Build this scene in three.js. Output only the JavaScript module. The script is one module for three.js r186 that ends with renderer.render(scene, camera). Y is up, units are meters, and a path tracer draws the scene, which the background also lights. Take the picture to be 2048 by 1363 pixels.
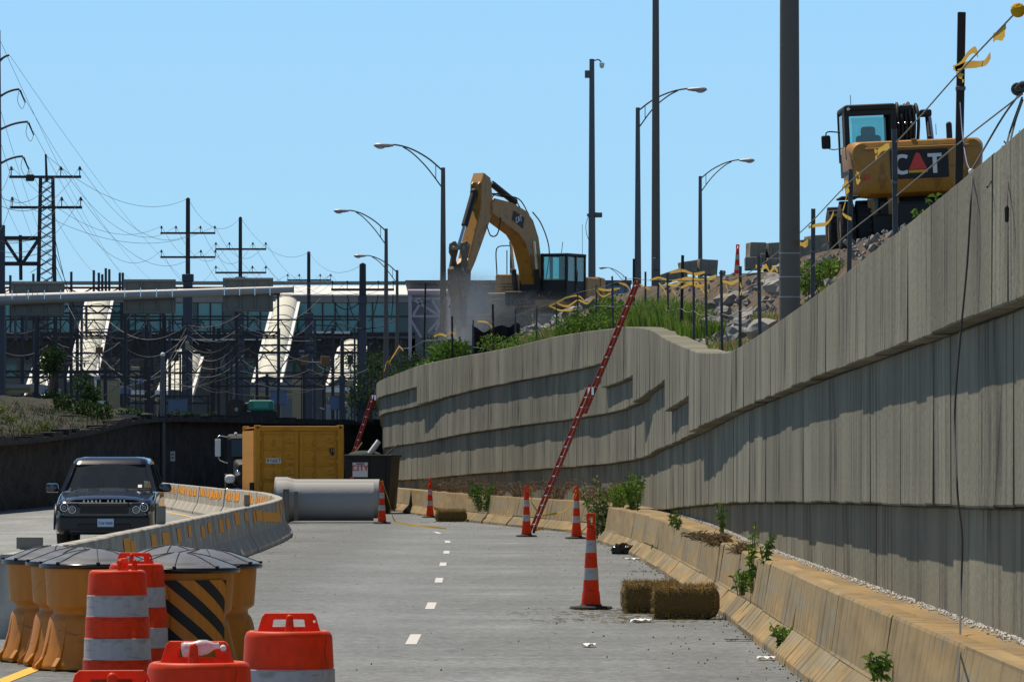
import * as THREE from 'three';
import { mergeGeometries, mergeVertices, toCreasedNormals } from 'three/addons/utils/BufferGeometryUtils.js';
import { RoundedBoxGeometry } from 'three/addons/geometries/RoundedBoxGeometry.js';
import { FontLoader } from 'three/addons/loaders/FontLoader.js';
import { TextGeometry } from 'three/addons/geometries/TextGeometry.js';

// ---------------------------------------------------------------- camera, sky, sun, exposure
const scene = new THREE.Scene();
const FOCAL = 11378, EYE = 1.8, HORIZON = 908;               // a 200 mm lens at standing height
const PITCH = Math.atan((HORIZON - 681.5) / FOCAL);
const camera = new THREE.PerspectiveCamera(2 * Math.atan(681.5 / FOCAL) * 180 / Math.PI, 1024 / 681, 1, 6000);
camera.position.set(0, EYE, 0);
camera.rotation.x = PITCH;
camera.updateMatrixWorld();
const renderer = new THREE.WebGLRenderer();
renderer.toneMapping = THREE.LinearToneMapping;
renderer.toneMappingExposure = 1.0;
renderer.shadowMap.enabled = true;
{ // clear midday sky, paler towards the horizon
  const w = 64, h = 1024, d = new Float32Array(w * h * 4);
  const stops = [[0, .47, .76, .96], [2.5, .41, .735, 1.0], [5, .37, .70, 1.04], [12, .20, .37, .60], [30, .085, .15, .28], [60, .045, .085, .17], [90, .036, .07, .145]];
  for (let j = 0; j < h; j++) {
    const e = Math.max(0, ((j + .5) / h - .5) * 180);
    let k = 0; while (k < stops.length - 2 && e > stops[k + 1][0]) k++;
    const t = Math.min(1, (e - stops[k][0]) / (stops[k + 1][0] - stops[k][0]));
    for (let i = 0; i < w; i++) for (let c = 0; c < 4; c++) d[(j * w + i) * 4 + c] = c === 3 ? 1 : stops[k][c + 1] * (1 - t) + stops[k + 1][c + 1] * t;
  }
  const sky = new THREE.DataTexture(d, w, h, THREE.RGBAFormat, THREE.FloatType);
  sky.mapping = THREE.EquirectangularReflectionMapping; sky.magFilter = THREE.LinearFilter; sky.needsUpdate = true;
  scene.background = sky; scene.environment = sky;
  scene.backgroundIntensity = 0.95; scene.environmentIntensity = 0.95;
}
const SUN = new THREE.Vector3(-.26, .88, -.38).normalize();  // high, behind the scene and to its left
const sun = new THREE.DirectionalLight(0xfff1dc, 5);
sun.position.copy(SUN).multiplyScalar(400).add(new THREE.Vector3(0, 0, -120));
sun.target.position.set(0, 0, -120); scene.add(sun, sun.target);
sun.castShadow = true; sun.shadow.mapSize.set(4096, 4096);
Object.assign(sun.shadow.camera, { left: -160, right: 160, top: 160, bottom: -160, near: 1, far: 1200 });

// ---------------------------------------------------------------- helpers
let seed = 12345;
function rnd() { seed |= 0; seed = seed + 0x6D2B79F5 | 0; let t = Math.imul(seed ^ seed >>> 15, 1 | seed); t = t + Math.imul(t ^ t >>> 7, 61 | t) ^ t; return ((t ^ t >>> 14) >>> 0) / 4294967296; }
const rr = (a, b) => a + (b - a) * rnd();
const V = (x, y, z) => new THREE.Vector3(x, y, z);
const lerp = (a, b, t) => a + (b - a) * t, clamp = (x, a, b) => Math.min(b, Math.max(a, x));
const sm = (a, b, x) => { const t = clamp((x - a) / (b - a), 0, 1); return t * t * (3 - 2 * t); };
const CP = Math.cos(PITCH), SP = Math.sin(PITCH);
function at(px, py, Z) {                                     // the point at distance Z seen at photograph position px, py
  const u = px - 1024, v = 681.5 - py, y = v * CP + FOCAL * SP, f = FOCAL * CP - v * SP, t = Z / f;
  return V(u * t, EYE + y * t, -Z);
}
const X = (px, Z) => at(px, 800, Z).x, Y = (py, Z) => at(1024, py, Z).y;
function curve(tab) {                                        // smooth curve through [x, y] stations
  const n = tab.length, m = tab.map((p, i) => { const a = tab[Math.max(0, i - 1)], b = tab[Math.min(n - 1, i + 1)]; return (b[1] - a[1]) / (b[0] - a[0]); });
  return x => {
    let i = 0; while (i < n - 2 && x > tab[i + 1][0]) i++;
    const [x0, y0] = tab[i], [x1, y1] = tab[i + 1], h = x1 - x0, t = (x - x0) / h;
    if (t < 0) return y0 + m[0] * (x - x0) * .0 ; if (t > 1) return y1 + m[n - 1] * (x - x1);
    const t2 = t * t, t3 = t2 * t;
    return (2 * t3 - 3 * t2 + 1) * y0 + (t3 - 2 * t2 + t) * h * m[i] + (-2 * t3 + 3 * t2) * y1 + (t3 - t2) * h * m[i + 1];
  };
}
const names = {};
function numbered(n) { const k = names[n] = (names[n] ?? -1) + 1; return k ? `${n}_${String(k).padStart(3, '0')}` : n; }
function merge(gs) {
  const l = (Array.isArray(gs) ? gs : [gs]).flat(9).filter(Boolean).map(g => {
    g = g.index ? g.toNonIndexed() : g;
    for (const k of Object.keys(g.attributes)) if (!['position', 'normal', 'uv', 'color'].includes(k)) g.deleteAttribute(k);
    if (!g.attributes.normal) g.computeVertexNormals();
    if (!g.attributes.uv) g.setAttribute('uv', new THREE.BufferAttribute(new Float32Array(g.attributes.position.count * 2), 2));
    g.morphAttributes = {}; return g;
  });
  return l.length === 1 ? l[0] : mergeGeometries(l);
}
function obj(name, gs, mat, parent) {
  const m = new THREE.Mesh(merge(gs), mat); m.castShadow = m.receiveShadow = true;
  m.name = parent && parent !== scene ? name : numbered(name);
  (parent || scene).add(m); return m;
}
function tag(o, label, category, group, kind) { Object.assign(o.userData, { label, category }); if (group) o.userData.group = group; if (kind) o.userData.kind = kind; return o; }
function thing(name, label, category, p = [0, 0, 0], turn = 0, group) {
  const o = new THREE.Group(); o.name = numbered(name); scene.add(o);
  if (p.isVector3) o.position.copy(p); else o.position.set(...p);
  o.rotation.y = turn; return tag(o, label, category, group);
}
function struct(name, gs, mat, kind = 'structure') { const o = obj(name, gs, mat); o.userData.kind = kind; return o; }
function dup(root, p, turn, label) { const r = root.clone(); r.name = numbered(root.name.replace(/_\d{3}$/, '')); r.userData = { ...root.userData }; scene.add(r); if (p.isVector3) r.position.copy(p); else r.position.set(...p); if (turn !== undefined) r.rotation.y = turn; if (label) r.userData.label = label; return r; }
// geometries
const T = (g, x = 0, y = 0, z = 0) => g.translate(x, y, z);
function bx(w, h, d, x = 0, y = 0, z = 0, rx = 0, ry = 0, rz = 0) { const g = new THREE.BoxGeometry(w, h, d); if (rx) g.rotateX(rx); if (ry) g.rotateY(ry); if (rz) g.rotateZ(rz); return T(g, x, y, z); }
function rb(w, h, d, r, x = 0, y = 0, z = 0, seg = 2) { return T(new RoundedBoxGeometry(w, h, d, seg, Math.min(r, w / 2.01, h / 2.01, d / 2.01)), x, y, z); }
function cyl(r0, r1, h, n = 16, x = 0, y = 0, z = 0) { return T(new THREE.CylinderGeometry(r1, r0, h, n), x, y + h / 2, z); }  // r0 below, r1 above
function aim(g, p, q) { const d = q.clone().sub(p), m = new THREE.Matrix4().makeRotationFromQuaternion(new THREE.Quaternion().setFromUnitVectors(V(0, 1, 0), d.normalize())); g.applyMatrix4(m); return T(g, (p.x + q.x) / 2, (p.y + q.y) / 2, (p.z + q.z) / 2); }
function bar(p, q, r, n = 8, r2) { return aim(new THREE.CylinderGeometry(r2 ?? r, r, p.distanceTo(q), n), p, q); }
function beam(p, q, w, h) { const d = q.clone().sub(p), L = d.length(), g = new THREE.BoxGeometry(w, h, L); const m = new THREE.Matrix4().lookAt(V(0, 0, 0), d.clone().negate(), Math.abs(d.y) / L > .98 ? V(0, 0, 1) : V(0, 1, 0)); g.applyMatrix4(m); return T(g, (p.x + q.x) / 2, (p.y + q.y) / 2, (p.z + q.z) / 2); }
function tube(pts, r, n = 40, k = 6) { return new THREE.TubeGeometry(new THREE.CatmullRomCurve3(pts), n, r, k); }
function lathe(pts, n = 32) { return new THREE.LatheGeometry(pts.map(p => new THREE.Vector2(p[0], p[1])), n); }
function prism(pts, d, bevel = 0) { // outline in x, y; thickness d centred on z = 0
  const s = new THREE.Shape(pts.map(p => new THREE.Vector2(p[0], p[1])));
  return T(new THREE.ExtrudeGeometry(s, { depth: d - 2 * bevel, bevelEnabled: bevel > 0, bevelThickness: bevel, bevelSize: bevel, bevelOffset: -bevel, bevelSegments: 2, curveSegments: 6 }), 0, 0, -d / 2 + bevel);
}
function grid(nu, nv, f, fuv) { // f(i / nu, j / nv) -> Vector3
  const p = [], u = [], ix = [];
  for (let j = 0; j <= nv; j++) for (let i = 0; i <= nu; i++) { const v = f(i / nu, j / nv); p.push(v.x, v.y, v.z); const t = fuv ? fuv(i / nu, j / nv, v) : [v.x, v.z]; u.push(t[0], t[1]); }
  for (let j = 0; j < nv; j++) for (let i = 0; i < nu; i++) { const a = j * (nu + 1) + i, b = a + 1, c = a + nu + 1, d = c + 1; ix.push(a, b, d, a, d, c); }
  const g = new THREE.BufferGeometry(); g.setAttribute('position', new THREE.Float32BufferAttribute(p, 3)); g.setAttribute('uv', new THREE.Float32BufferAttribute(u, 2)); g.setIndex(ix); g.computeVertexNormals(); return g;
}
function loft(rings, crease = .7, caps = true) { // rings of equally many Vector3
  const n = rings[0].length, p = [], ix = [];
  rings.forEach(r => r.forEach(v => p.push(v.x, v.y, v.z)));
  for (let j = 0; j < rings.length - 1; j++) for (let i = 0; i < n; i++) { const a = j * n + i, b = j * n + (i + 1) % n, c = a + n, d = b + n; ix.push(a, b, d, a, d, c); }
  if (caps) for (const [j, s] of [[0, 1], [rings.length - 1, -1]]) { const c = rings[j].reduce((a, v) => a.add(v), V(0, 0, 0)).divideScalar(n), k = p.length / 3; p.push(c.x, c.y, c.z); for (let i = 0; i < n; i++) { const a = j * n + i, b = j * n + (i + 1) % n; s > 0 ? ix.push(k, b, a) : ix.push(k, a, b); } }
  const g = new THREE.BufferGeometry(); g.setAttribute('position', new THREE.Float32BufferAttribute(p, 3)); g.setIndex(ix);
  return boxUV(toCreasedNormals(g, crease));
}
function rrect(hw0, hw1, y0, y1, r, n = 4) { // rounded outline: half width hw0 below, hw1 above -> [x, y] points
  const o = [], c = [[hw0 - r, y0 + r, -90], [hw1 - r, y1 - r, 0], [-hw1 + r, y1 - r, 90], [-hw0 + r, y0 + r, 180]];
  for (const [x, y, a] of c) for (let k = 0; k <= n; k++) { const t = (a + 90 * k / n) * Math.PI / 180; o.push([x + r * Math.cos(t), y + r * Math.sin(t)]); }
  return o;
}
function boxUV(g, k = 1) { // uv in metres from the plane each face lies nearest to
  g = g.index ? g.toNonIndexed() : g; if (!g.attributes.normal) g.computeVertexNormals();
  const p = g.attributes.position, n = p.count, uv = new Float32Array(n * 2), a = V(0, 0, 0), b = V(0, 0, 0), c = V(0, 0, 0);
  for (let i = 0; i < n; i += 3) {
    a.fromBufferAttribute(p, i); b.fromBufferAttribute(p, i + 1); c.fromBufferAttribute(p, i + 2);
    const q = b.clone().sub(a).cross(c.clone().sub(a)), x = Math.abs(q.x), y = Math.abs(q.y), z = Math.abs(q.z);
    for (let j = 0; j < 3; j++) { const X0 = p.getX(i + j), Y0 = p.getY(i + j), Z0 = p.getZ(i + j); const t = y >= x && y >= z ? [X0, Z0] : x >= z ? [Z0, Y0] : [X0, Y0]; uv[(i + j) * 2] = t[0] * k; uv[(i + j) * 2 + 1] = t[1] * k; }
  }
  g.setAttribute('uv', new THREE.BufferAttribute(uv, 2)); return g;
}
const hash = (x, y, s) => { let h = Math.imul(x, 374761393) + Math.imul(y, 668265263) + Math.imul(s, 974634777) | 0; h = Math.imul(h ^ h >>> 13, 1274126177); return ((h ^ h >>> 16) >>> 0) / 4294967296; };
function vn(x, y, px, py, s) { const xi = Math.floor(x), yi = Math.floor(y), fx = x - xi, fy = y - yi, u = fx * fx * (3 - 2 * fx), v = fy * fy * (3 - 2 * fy), m = (a, b) => ((a % b) + b) % b; const A = m(xi, px), B = m(xi + 1, px), C = m(yi, py), D = m(yi + 1, py); return lerp(lerp(hash(A, C, s), hash(B, C, s), u), lerp(hash(A, D, s), hash(B, D, s), u), v); }
function fbm(u, v, cx, cy, s, o = 4) { let a = 0, w = .5, t = 0; for (let k = 0; k < o; k++) { a += w * vn(u * cx, v * cy, cx, cy, s + k); t += w; w *= .55; cx *= 2; cy *= 2; } return a / t; }
function tex(w, h, f, srgb = true, after) { // f(u, v) -> [r, g, b] 0..255
  const c = document.createElement('canvas'); c.width = w; c.height = h; const g = c.getContext('2d'), im = g.createImageData(w, h);
  for (let j = 0; j < h; j++) for (let i = 0; i < w; i++) { const q = f((i + .5) / w, (j + .5) / h), k = (j * w + i) * 4; im.data[k] = clamp(q[0], 0, 255); im.data[k + 1] = clamp(q[1], 0, 255); im.data[k + 2] = clamp(q[2], 0, 255); im.data[k + 3] = 255; }
  g.putImageData(im, 0, 0); if (after) after(g, w, h);
  const t = new THREE.CanvasTexture(c); t.wrapS = t.wrapT = THREE.RepeatWrapping; t.magFilter = THREE.LinearFilter; if (srgb) t.colorSpace = THREE.SRGBColorSpace; return t;
}
function rep(t, x, y) { t.repeat.set(x, y); return t; }
const L = (r, g, b) => new THREE.Color().setRGB(r, g, b);
const mat = (c, roughness = .8, o = {}) => new THREE.MeshStandardMaterial({ color: c, roughness, metalness: 0, side: THREE.DoubleSide, ...o });
const phys = (c, roughness = .5, o = {}) => new THREE.MeshPhysicalMaterial({ color: c, roughness, metalness: 0, side: THREE.DoubleSide, ...o });
const font = await new FontLoader().loadAsync('fonts/droid/droid_sans_bold.typeface.json');
function text(s, size, depth = .01, x = 0, y = 0, z = 0) { const g = new TextGeometry(s, { font, size, depth, curveSegments: 4, bevelEnabled: false }); g.computeBoundingBox(); const b = g.boundingBox; return T(g, x - (b.min.x + b.max.x) / 2, y - (b.min.y + b.max.y) / 2, z); }
const ORD = ['first', 'second', 'third', 'fourth', 'fifth', 'sixth', 'seventh', 'eighth', 'ninth', 'tenth', 'eleventh', 'twelfth', 'thirteenth', 'fourteenth', 'fifteenth', 'sixteenth', 'seventeenth', 'eighteenth', 'nineteenth', 'twentieth', 'twenty-first', 'twenty-second', 'twenty-third', 'twenty-fourth', 'twenty-fifth', 'twenty-sixth', 'twenty-seventh', 'twenty-eighth'];

// ---------------------------------------------------------------- materials
const asphaltTex = (k, tint) => tex(1024, 1024, (u, v) => {
  const c = fbm(u, v, 4, 4, 3 + k, 4), f = fbm(u, v, 180, 180, 9 + k, 2), s = hash(u * 1024 | 0, v * 1024 | 0, 5 + k), wx = fbm(u, v, 10, 2, 31 + k, 3);
  const b = 104 + (c - .5) * 34 + (f - .5) * 40 + (wx - .5) * 20 + (fbm(u, v, 3, 40, 37 + k, 3) - .5) * 15 + (fbm(u, v, 6, 1, 39 + k, 2) - .5) * 16 + (s > .985 ? 40 : s < .02 ? -42 : 0);
  return [b * tint[0], b * tint[1], b * tint[2]];
}, true, (g, w, h) => {
  for (let i = 0; i < 26; i++) { g.strokeStyle = `rgba(44,44,44,${rr(.35, .8)})`; g.lineWidth = rr(.8, 2.2); let x = rr(0, w), y = rr(0, h); const a = rnd() < .6 ? rr(-.2, .2) : rr(0, 6.3); g.beginPath(); g.moveTo(x, y); for (let k = 0; k < rr(6, 26); k++) { x += Math.cos(a + rr(-.9, .9)) * 14; y += Math.sin(a + rr(-.9, .9)) * 14; g.lineTo(x, y); } g.stroke(); }
  for (let i = 0; i < 40; i++) { g.fillStyle = `rgba(60,60,58,${rr(.1, .4)})`; g.beginPath(); g.ellipse(rr(0, w), rr(0, h), rr(2, 10), rr(2, 12), rr(0, 3), 0, 7); g.fill(); }
});
const bumpFine = rep(tex(256, 256, (u, v) => { const b = 255 * fbm(u, v, 32, 32, 77, 3); return [b, b, b]; }, false), .8, .8);
const bumpCoarse = rep(tex(256, 256, (u, v) => { const b = 255 * fbm(u, v, 8, 8, 78, 4); return [b, b, b]; }, false), .5, .5);
const M = {};
M.road = mat(0xffffff, .9, { map: rep(asphaltTex(0, [1.02, 1.07, 1.10]), 1 / 9, 1 / 14), bumpMap: bumpFine, bumpScale: .006 });
M.roadLeft = mat(0xffffff, .88, { map: rep(asphaltTex(40, [1.25, 1.29, 1.30]), 1 / 11, 1 / 16), bumpMap: bumpFine, bumpScale: .005 });
const wallTex = tex(2048, 256, (u, v) => { // board-marked concrete with run-off streaks
  const c = fbm(u, v, 24, 2, 11, 4), st = vn(u * 220, v * 1.5 + 3, 220, 2, 15), st2 = vn(u * 90, v + 9, 90, 1, 16), fine = hash(u * 2048 | 0, v * 256 | 0, 17), wood = fbm(u, v, 400, 2, 18, 2);
  const len = vn(u * 160, 2, 160, 4, 19), mask = vn(u * 30, 1, 30, 4, 20);
  const big = fbm(u, v, 9, 1, 23, 3); let b = 134 + (c - .5) * 26 + (big - .5) * 34 + (fine - .5) * 9 + (wood - .5) * 7;
  b -= Math.pow(st, 4) * 84 * sm(.4, .8, mask); b -= Math.pow(st2, 4) * 34 * sm(.3, .7, big);
  if (len > .72 && mask > .45) b -= 34 * (len - .55) * (v < len * 1.1 ? 1 : .4);
  if (st > .86) b += 14;
  return [b * 1.01, b * 1.0, b * .89];
});
M.wall = [1, .9, 1.07, .83].map((k, i) => { const t = wallTex.clone(); t.repeat.set(1 / 24, 1 / 1.2); t.offset.set(i * .27, 0); t.needsUpdate = true; return mat(L(.79 * k, .785 * k, .755 * k), .92, { map: t, bumpMap: bumpFine, bumpScale: .006 }); });
M.wallBack = mat(L(.27, .265, .24), .95);
const tanTex = tex(1024, 512, (u, v) => {
  const c = fbm(u, v, 3, 8, 41, 5), r = fbm(u, v, 2, 5, 44, 4), s = hash(u * 1024 | 0, v * 512 | 0, 43), d = Math.pow(vn(u * 60, v * 2, 60, 2, 46), 6), gr = .55 * sm(.56, .72, fbm(u, v, 3, 6, 51, 4));
  const b = 146 + (c - .5) * 50 + (s - .5) * 16 - d * 44;
  return [lerp(b * (1.05 + (r - .5) * .16), b * .92, gr), lerp(b * .90, b * .9, gr), lerp(b * (.64 - (r - .5) * .18), b * .84, gr)];
});
M.tan = [1, .93].map((k, i) => { const t = tanTex.clone(); t.repeat.set(1 / 6, 1 / 1.6); t.offset.set(i * .37, .2 * i); t.needsUpdate = true; return mat(L(.93 * k, .91 * k, .83 * k), .93, { map: t, bumpMap: bumpCoarse, bumpScale: .012 }); });
M.tanGrey = mat(L(.62, .68, .78), .93, { map: M.tan[1].map, bumpMap: bumpCoarse, bumpScale: .012 });
const concTex = tex(512, 512, (u, v) => { const c = fbm(u, v, 5, 5, 61, 5), s = hash(u * 512 | 0, v * 512 | 0, 63), d = Math.pow(vn(u * 40, v * 3, 40, 3, 66), 3); const b = 182 + (c - .5) * 60 + (s - .5) * 18 - d * 46; return [b, b * .985, b * .94]; });
M.conc = mat(L(.92, .92, .90), .9, { map: rep(concTex.clone(), 1 / 3, 1 / 1.5), bumpMap: bumpCoarse, bumpScale: .01 });
M.concOld = mat(L(.5, .48, .43), .94, { map: rep(concTex.clone(), 1 / 1.7, 1 / 1.7), bumpMap: bumpCoarse, bumpScale: .03 });
M.pipe = mat(L(.36, .365, .36), .85, { bumpMap: bumpFine, bumpScale: .004 });
const dirtTex = tex(512, 512, (u, v) => { const c = fbm(u, v, 7, 7, 81, 5), s = hash(u * 512 | 0, v * 512 | 0, 83), k = fbm(u, v, 40, 40, 85, 2); const b = 92 + (c - .5) * 70 + (k - .5) * 60 + (s - .5) * 24; return [b * 1.06, b * .93, b * .76]; });
M.dirt = mat(L(.66, .65, .64), 1, { map: rep(dirtTex.clone(), 1 / 3, 1 / 3), bumpMap: bumpCoarse, bumpScale: .08 });
M.ground = mat(L(.6, .6, .58), 1, { map: rep(dirtTex.clone(), 1 / 9, 1 / 9) });
const litterTex = tex(512, 512, (u, v) => { const c = fbm(u, v, 6, 6, 91, 4), k = fbm(u, v, 60, 30, 95, 3), s = hash(u * 256 | 0, v * 512 | 0, 93); const b = 66 + (c - .5) * 60 + (k - .5) * 90 + (s > .96 ? 60 : 0); const g = sm(.5, .62, fbm(u, v, 9, 9, 97, 3)); return [b * lerp(1.1, .85, g), b * lerp(.98, 1.02, g), b * lerp(.78, .5, g)]; });
M.litter = mat(L(.36, .35, .28), 1, { map: rep(litterTex, 1 / 6, 1 / 6), bumpMap: bumpCoarse, bumpScale: .1 });
const stoneTex = tex(1024, 512, (u, v) => { const row = Math.floor(v * 9), uu = u * 24 + (row % 2) * .5 + hash(row, 3, 4), q = fbm(u, v, 24, 9, 99, 4), b = 62 + hash(Math.floor(uu), row, 6) * 34 + (q - .5) * 60; return [b * 1.04, b * .98, b * .9]; });
M.stone = mat(L(.21, .20, .185), .97, { map: rep(stoneTex, 1 / 14, 1 / 4), bumpMap: bumpCoarse, bumpScale: .08 });
M.ballast = mat(L(.35, .33, .31), 1, { map: rep(dirtTex.clone(), 1 / 4, 1 / 4) });
M.rock = [L(.20, .205, .21), L(.26, .25, .235), L(.14, .14, .145), L(.33, .32, .30)].map(c => mat(c, .95, { bumpMap: bumpCoarse, bumpScale: .03 }));
M.paintWhite = mat(L(.56, .57, .575), .8, { bumpMap: bumpFine, bumpScale: .004 });
M.paintYellow = mat(L(.72, .45, .05), .8);
M.orangePatch = mat(L(.95, .38, .008), .6);
M.drum = phys(L(.95, .085, .014), .5, { transmission: .42, thickness: 0, specularIntensity: .35 });
M.drumWhite = phys(L(.50, .46, .46), .5, { specularIntensity: .4 });
M.coneO = phys(L(.92, .08, .014), .55, { transmission: .35, thickness: 0, specularIntensity: .35 });
M.coneW = mat(L(.52, .50, .50), .6);
M.rubber = mat(L(.02, .02, .021), .9);
M.barrel = phys(L(.56, .195, .004), .55,  { clearcoat: .1, clearcoatRoughness: .4 });
M.barrelLid = phys(L(.19, .20, .22), .3);
M.black = mat(L(.012, .012, .013), .6);
M.blackGloss = phys(L(.01, .01, .011), .2);
M.stripeO = mat(L(.72, .24, .015), .5);
M.catY = phys(L(.45, .195, .016), .5, { clearcoat: .2, clearcoatRoughness: .4 });
M.catDusty = mat(L(.36, .23, .09), .85, { bumpMap: bumpCoarse, bumpScale: .01 });
M.dustGrey = mat(L(.17, .14, .105), .95, { bumpMap: bumpCoarse, bumpScale: .02 });
M.dustLight = mat(L(.31, .265, .20), .95, { bumpMap: bumpCoarse, bumpScale: .015 });
M.machine = mat(L(.016, .015, .014), .65);
M.track = mat(L(.30, .27, .23), .85);
M.chrome = mat(L(.75, .76, .78), .2, { metalness: 1 });
M.galv = mat(L(.36, .37, .38), .55, { metalness: .35, bumpMap: bumpFine, bumpScale: .002 });
M.galvDark = mat(L(.12, .127, .14), .6, { metalness: .3 });
M.pole = mat(L(.125, .115, .10), .75, { bumpMap: bumpFine, bumpScale: .003 });
M.steelDark = mat(L(.045, .042, .045), .75);
M.steelBlue = mat(L(.065, .072, .092), .65);
M.timber = mat(L(.03, .025, .022), .9);
M.rail = mat(L(.30, .29, .27), .6, { metalness: .3 });
M.wire = mat(L(.05, .05, .055), .7);
M.cableGrey = mat(L(.16, .16, .165), .6);
M.ropeDark = mat(L(.07, .07, .075), .85);
M.rope = mat(L(.20, .20, .19), .9);
M.tape = mat(L(.62, .37, .003), .95); M.stem = mat(L(.09, .13, .035), .9);
M.tapeOld = mat(L(.56, .31, .004), .95);
M.ladder = phys(L(.34, .022, .014), .45);
M.white = mat(L(.78, .78, .76), .6);
M.canopy = mat(L(.62, .62, .52), .6);
M.roofWhite = mat(L(.86, .86, .84), .45);
M.signBack = mat(L(.19, .185, .165), .7);
M.glassTeal = phys(L(.16, .42, .43), .12, { transmission: .3, thickness: 0 });
M.glassDark = phys(L(.02, .035, .04), .06, { specularIntensity: 1 });
M.glassClear = phys(L(.62, .86, .86), .04, { transmission: .9, thickness: 0 });
M.stationDark = mat(L(.14, .13, .12), .9);
M.stationGrey = mat(L(.26, .26, .26), .85);
M.stationTan = mat(L(.40, .33, .20), .85);
M.stationBlue = mat(L(.16, .26, .42), .5);
M.container = phys(L(.62, .265, .004), .6, { bumpMap: bumpCoarse, bumpScale: .004 });
M.bluebox = mat(L(.13, .18, .29), .6);
M.greenPaint = phys(L(.02, .22, .14), .4);
M.reel = mat(L(.06, .045, .035), .8);
M.car = phys(L(.003, .004, .014), .25, { clearcoat: 1, clearcoatRoughness: .04 });
M.carTrim = mat(L(.012, .012, .013), .45);
M.red = phys(L(.75, .04, .02), .4);
M.fabric = mat(L(.008, .008, .009), .85);
M.straw = mat(L(.14, .085, .026), 1);
M.bag = phys(L(.008, .008, .009), .25);
M.brownPanel = mat(L(.22, .12, .06), .85);
// scuffs, scratches and road grime on painted and moulded things
const grime = (k, n) => tex(512, 512, (u, v) => { const c = fbm(u, v, 6, 6, 501 + k, 5), f = fbm(u, v, 50, 18, 505 + k, 2), d = sm(.58, .72, c); const b = 246 - d * 38 - (f - .5) * 26; return [b, b * (1 - .02 * d), b * (1 - .06 * d)]; }, true, (g, w, h) => { for (let i = 0; i < n; i++) { g.strokeStyle = rnd() < .6 ? `rgba(60,50,45,${rr(.12, .45)})` : `rgba(255,250,240,${rr(.15, .5)})`; g.lineWidth = rr(.6, 2.6); const x = rr(0, w), y = rr(0, h), a = rr(-.5, .5) + (rnd() < .4 ? 1.57 : 0), q = rr(8, 60); g.beginPath(); g.moveTo(x, y); g.lineTo(x + Math.cos(a) * q, y + Math.sin(a) * q); g.stroke(); } });
const grimeA = grime(0, 90), grimeB = grime(9, 22);
for (const m of [M.drum, M.drumWhite, M.coneO, M.coneW, M.barrel, M.stripeO]) m.map = grimeA;
for (const m of [M.catY, M.catDusty, M.container, M.barrelLid, M.ladder]) m.map = grimeB;
const leafMat = (o = {}) => phys(0xffffff, .75, { vertexColors: true, transmission: .32, thickness: 0, specularIntensity: .4, ...o });
M.leaf = leafMat(); M.dry = mat(0xffffff, .95, { vertexColors: true });

// ---------------------------------------------------------------- setting: ground, roads, wall, barriers, slopes
const wallBase = curve([[18, 2.95], [60, 2.95], [90, 2.95], [104, 2.9], [113, 2.82], [121, 2.72], [128, 2.5], [133, 2.2], [139, 1.6], [144, .95], [155, -.45], [164, -1.4], [178, -2.65], [190, -3.75], [200, -4.6], [215, -5.0], [240, -5.5]]), wallX = Z => wallBase(Z) + .12 * sm(70, 91, Z) + .12 * sm(112, 122, Z) + .12 * sm(170, 181, Z);
const topY = curve([[18, 3.95], [33, 3.6], [45, 3.4], [58, 3.25], [69, 3.16], [75, 3.15], [80, 3.23], [86, 3.34], [92, 3.51], [104, 3.92], [112, 4.25], [120, 4.48], [128, 4.65], [140, 4.75], [153, 4.62], [180, 4.6], [201, 4.35], [240, 4.25]]);
const lineA = curve([[18, 2.82], [33, 2.66], [58, 2.48], [91, 2.16], [140, 1.50], [180, 1.04], [201, .85], [240, .5]]);
const nearBar = curve([[18, 2.31], [45, 2.31], [61, 2.33], [80, 2.29], [96, 2.18], [108, 1.98], [117, 1.74]]);
const farBar = curve([[118, 1.86], [124, 1.72], [130, 1.42], [137, .6], [144, -.3], [154, -1.4], [164, -2.4], [183, -3.95], [204, -5.3]]);
const medX = curve([[50, -4.96], [62, -4.9], [75, -4.87], [93, -4.93], [110, -4.95], [122, -5.05], [132, -5.45], [148, -6.6], [163, -8.4], [190, -11.4], [205, -13.2]]);
function frame(fx, Z) { const d = (fx(Z + .5) - fx(Z - .5)), l = Math.hypot(1, d); return { p: V(fx(Z), 0, -Z), n: V(-1 / l, 0, -d / l), l }; } // n points to the road's side
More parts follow.
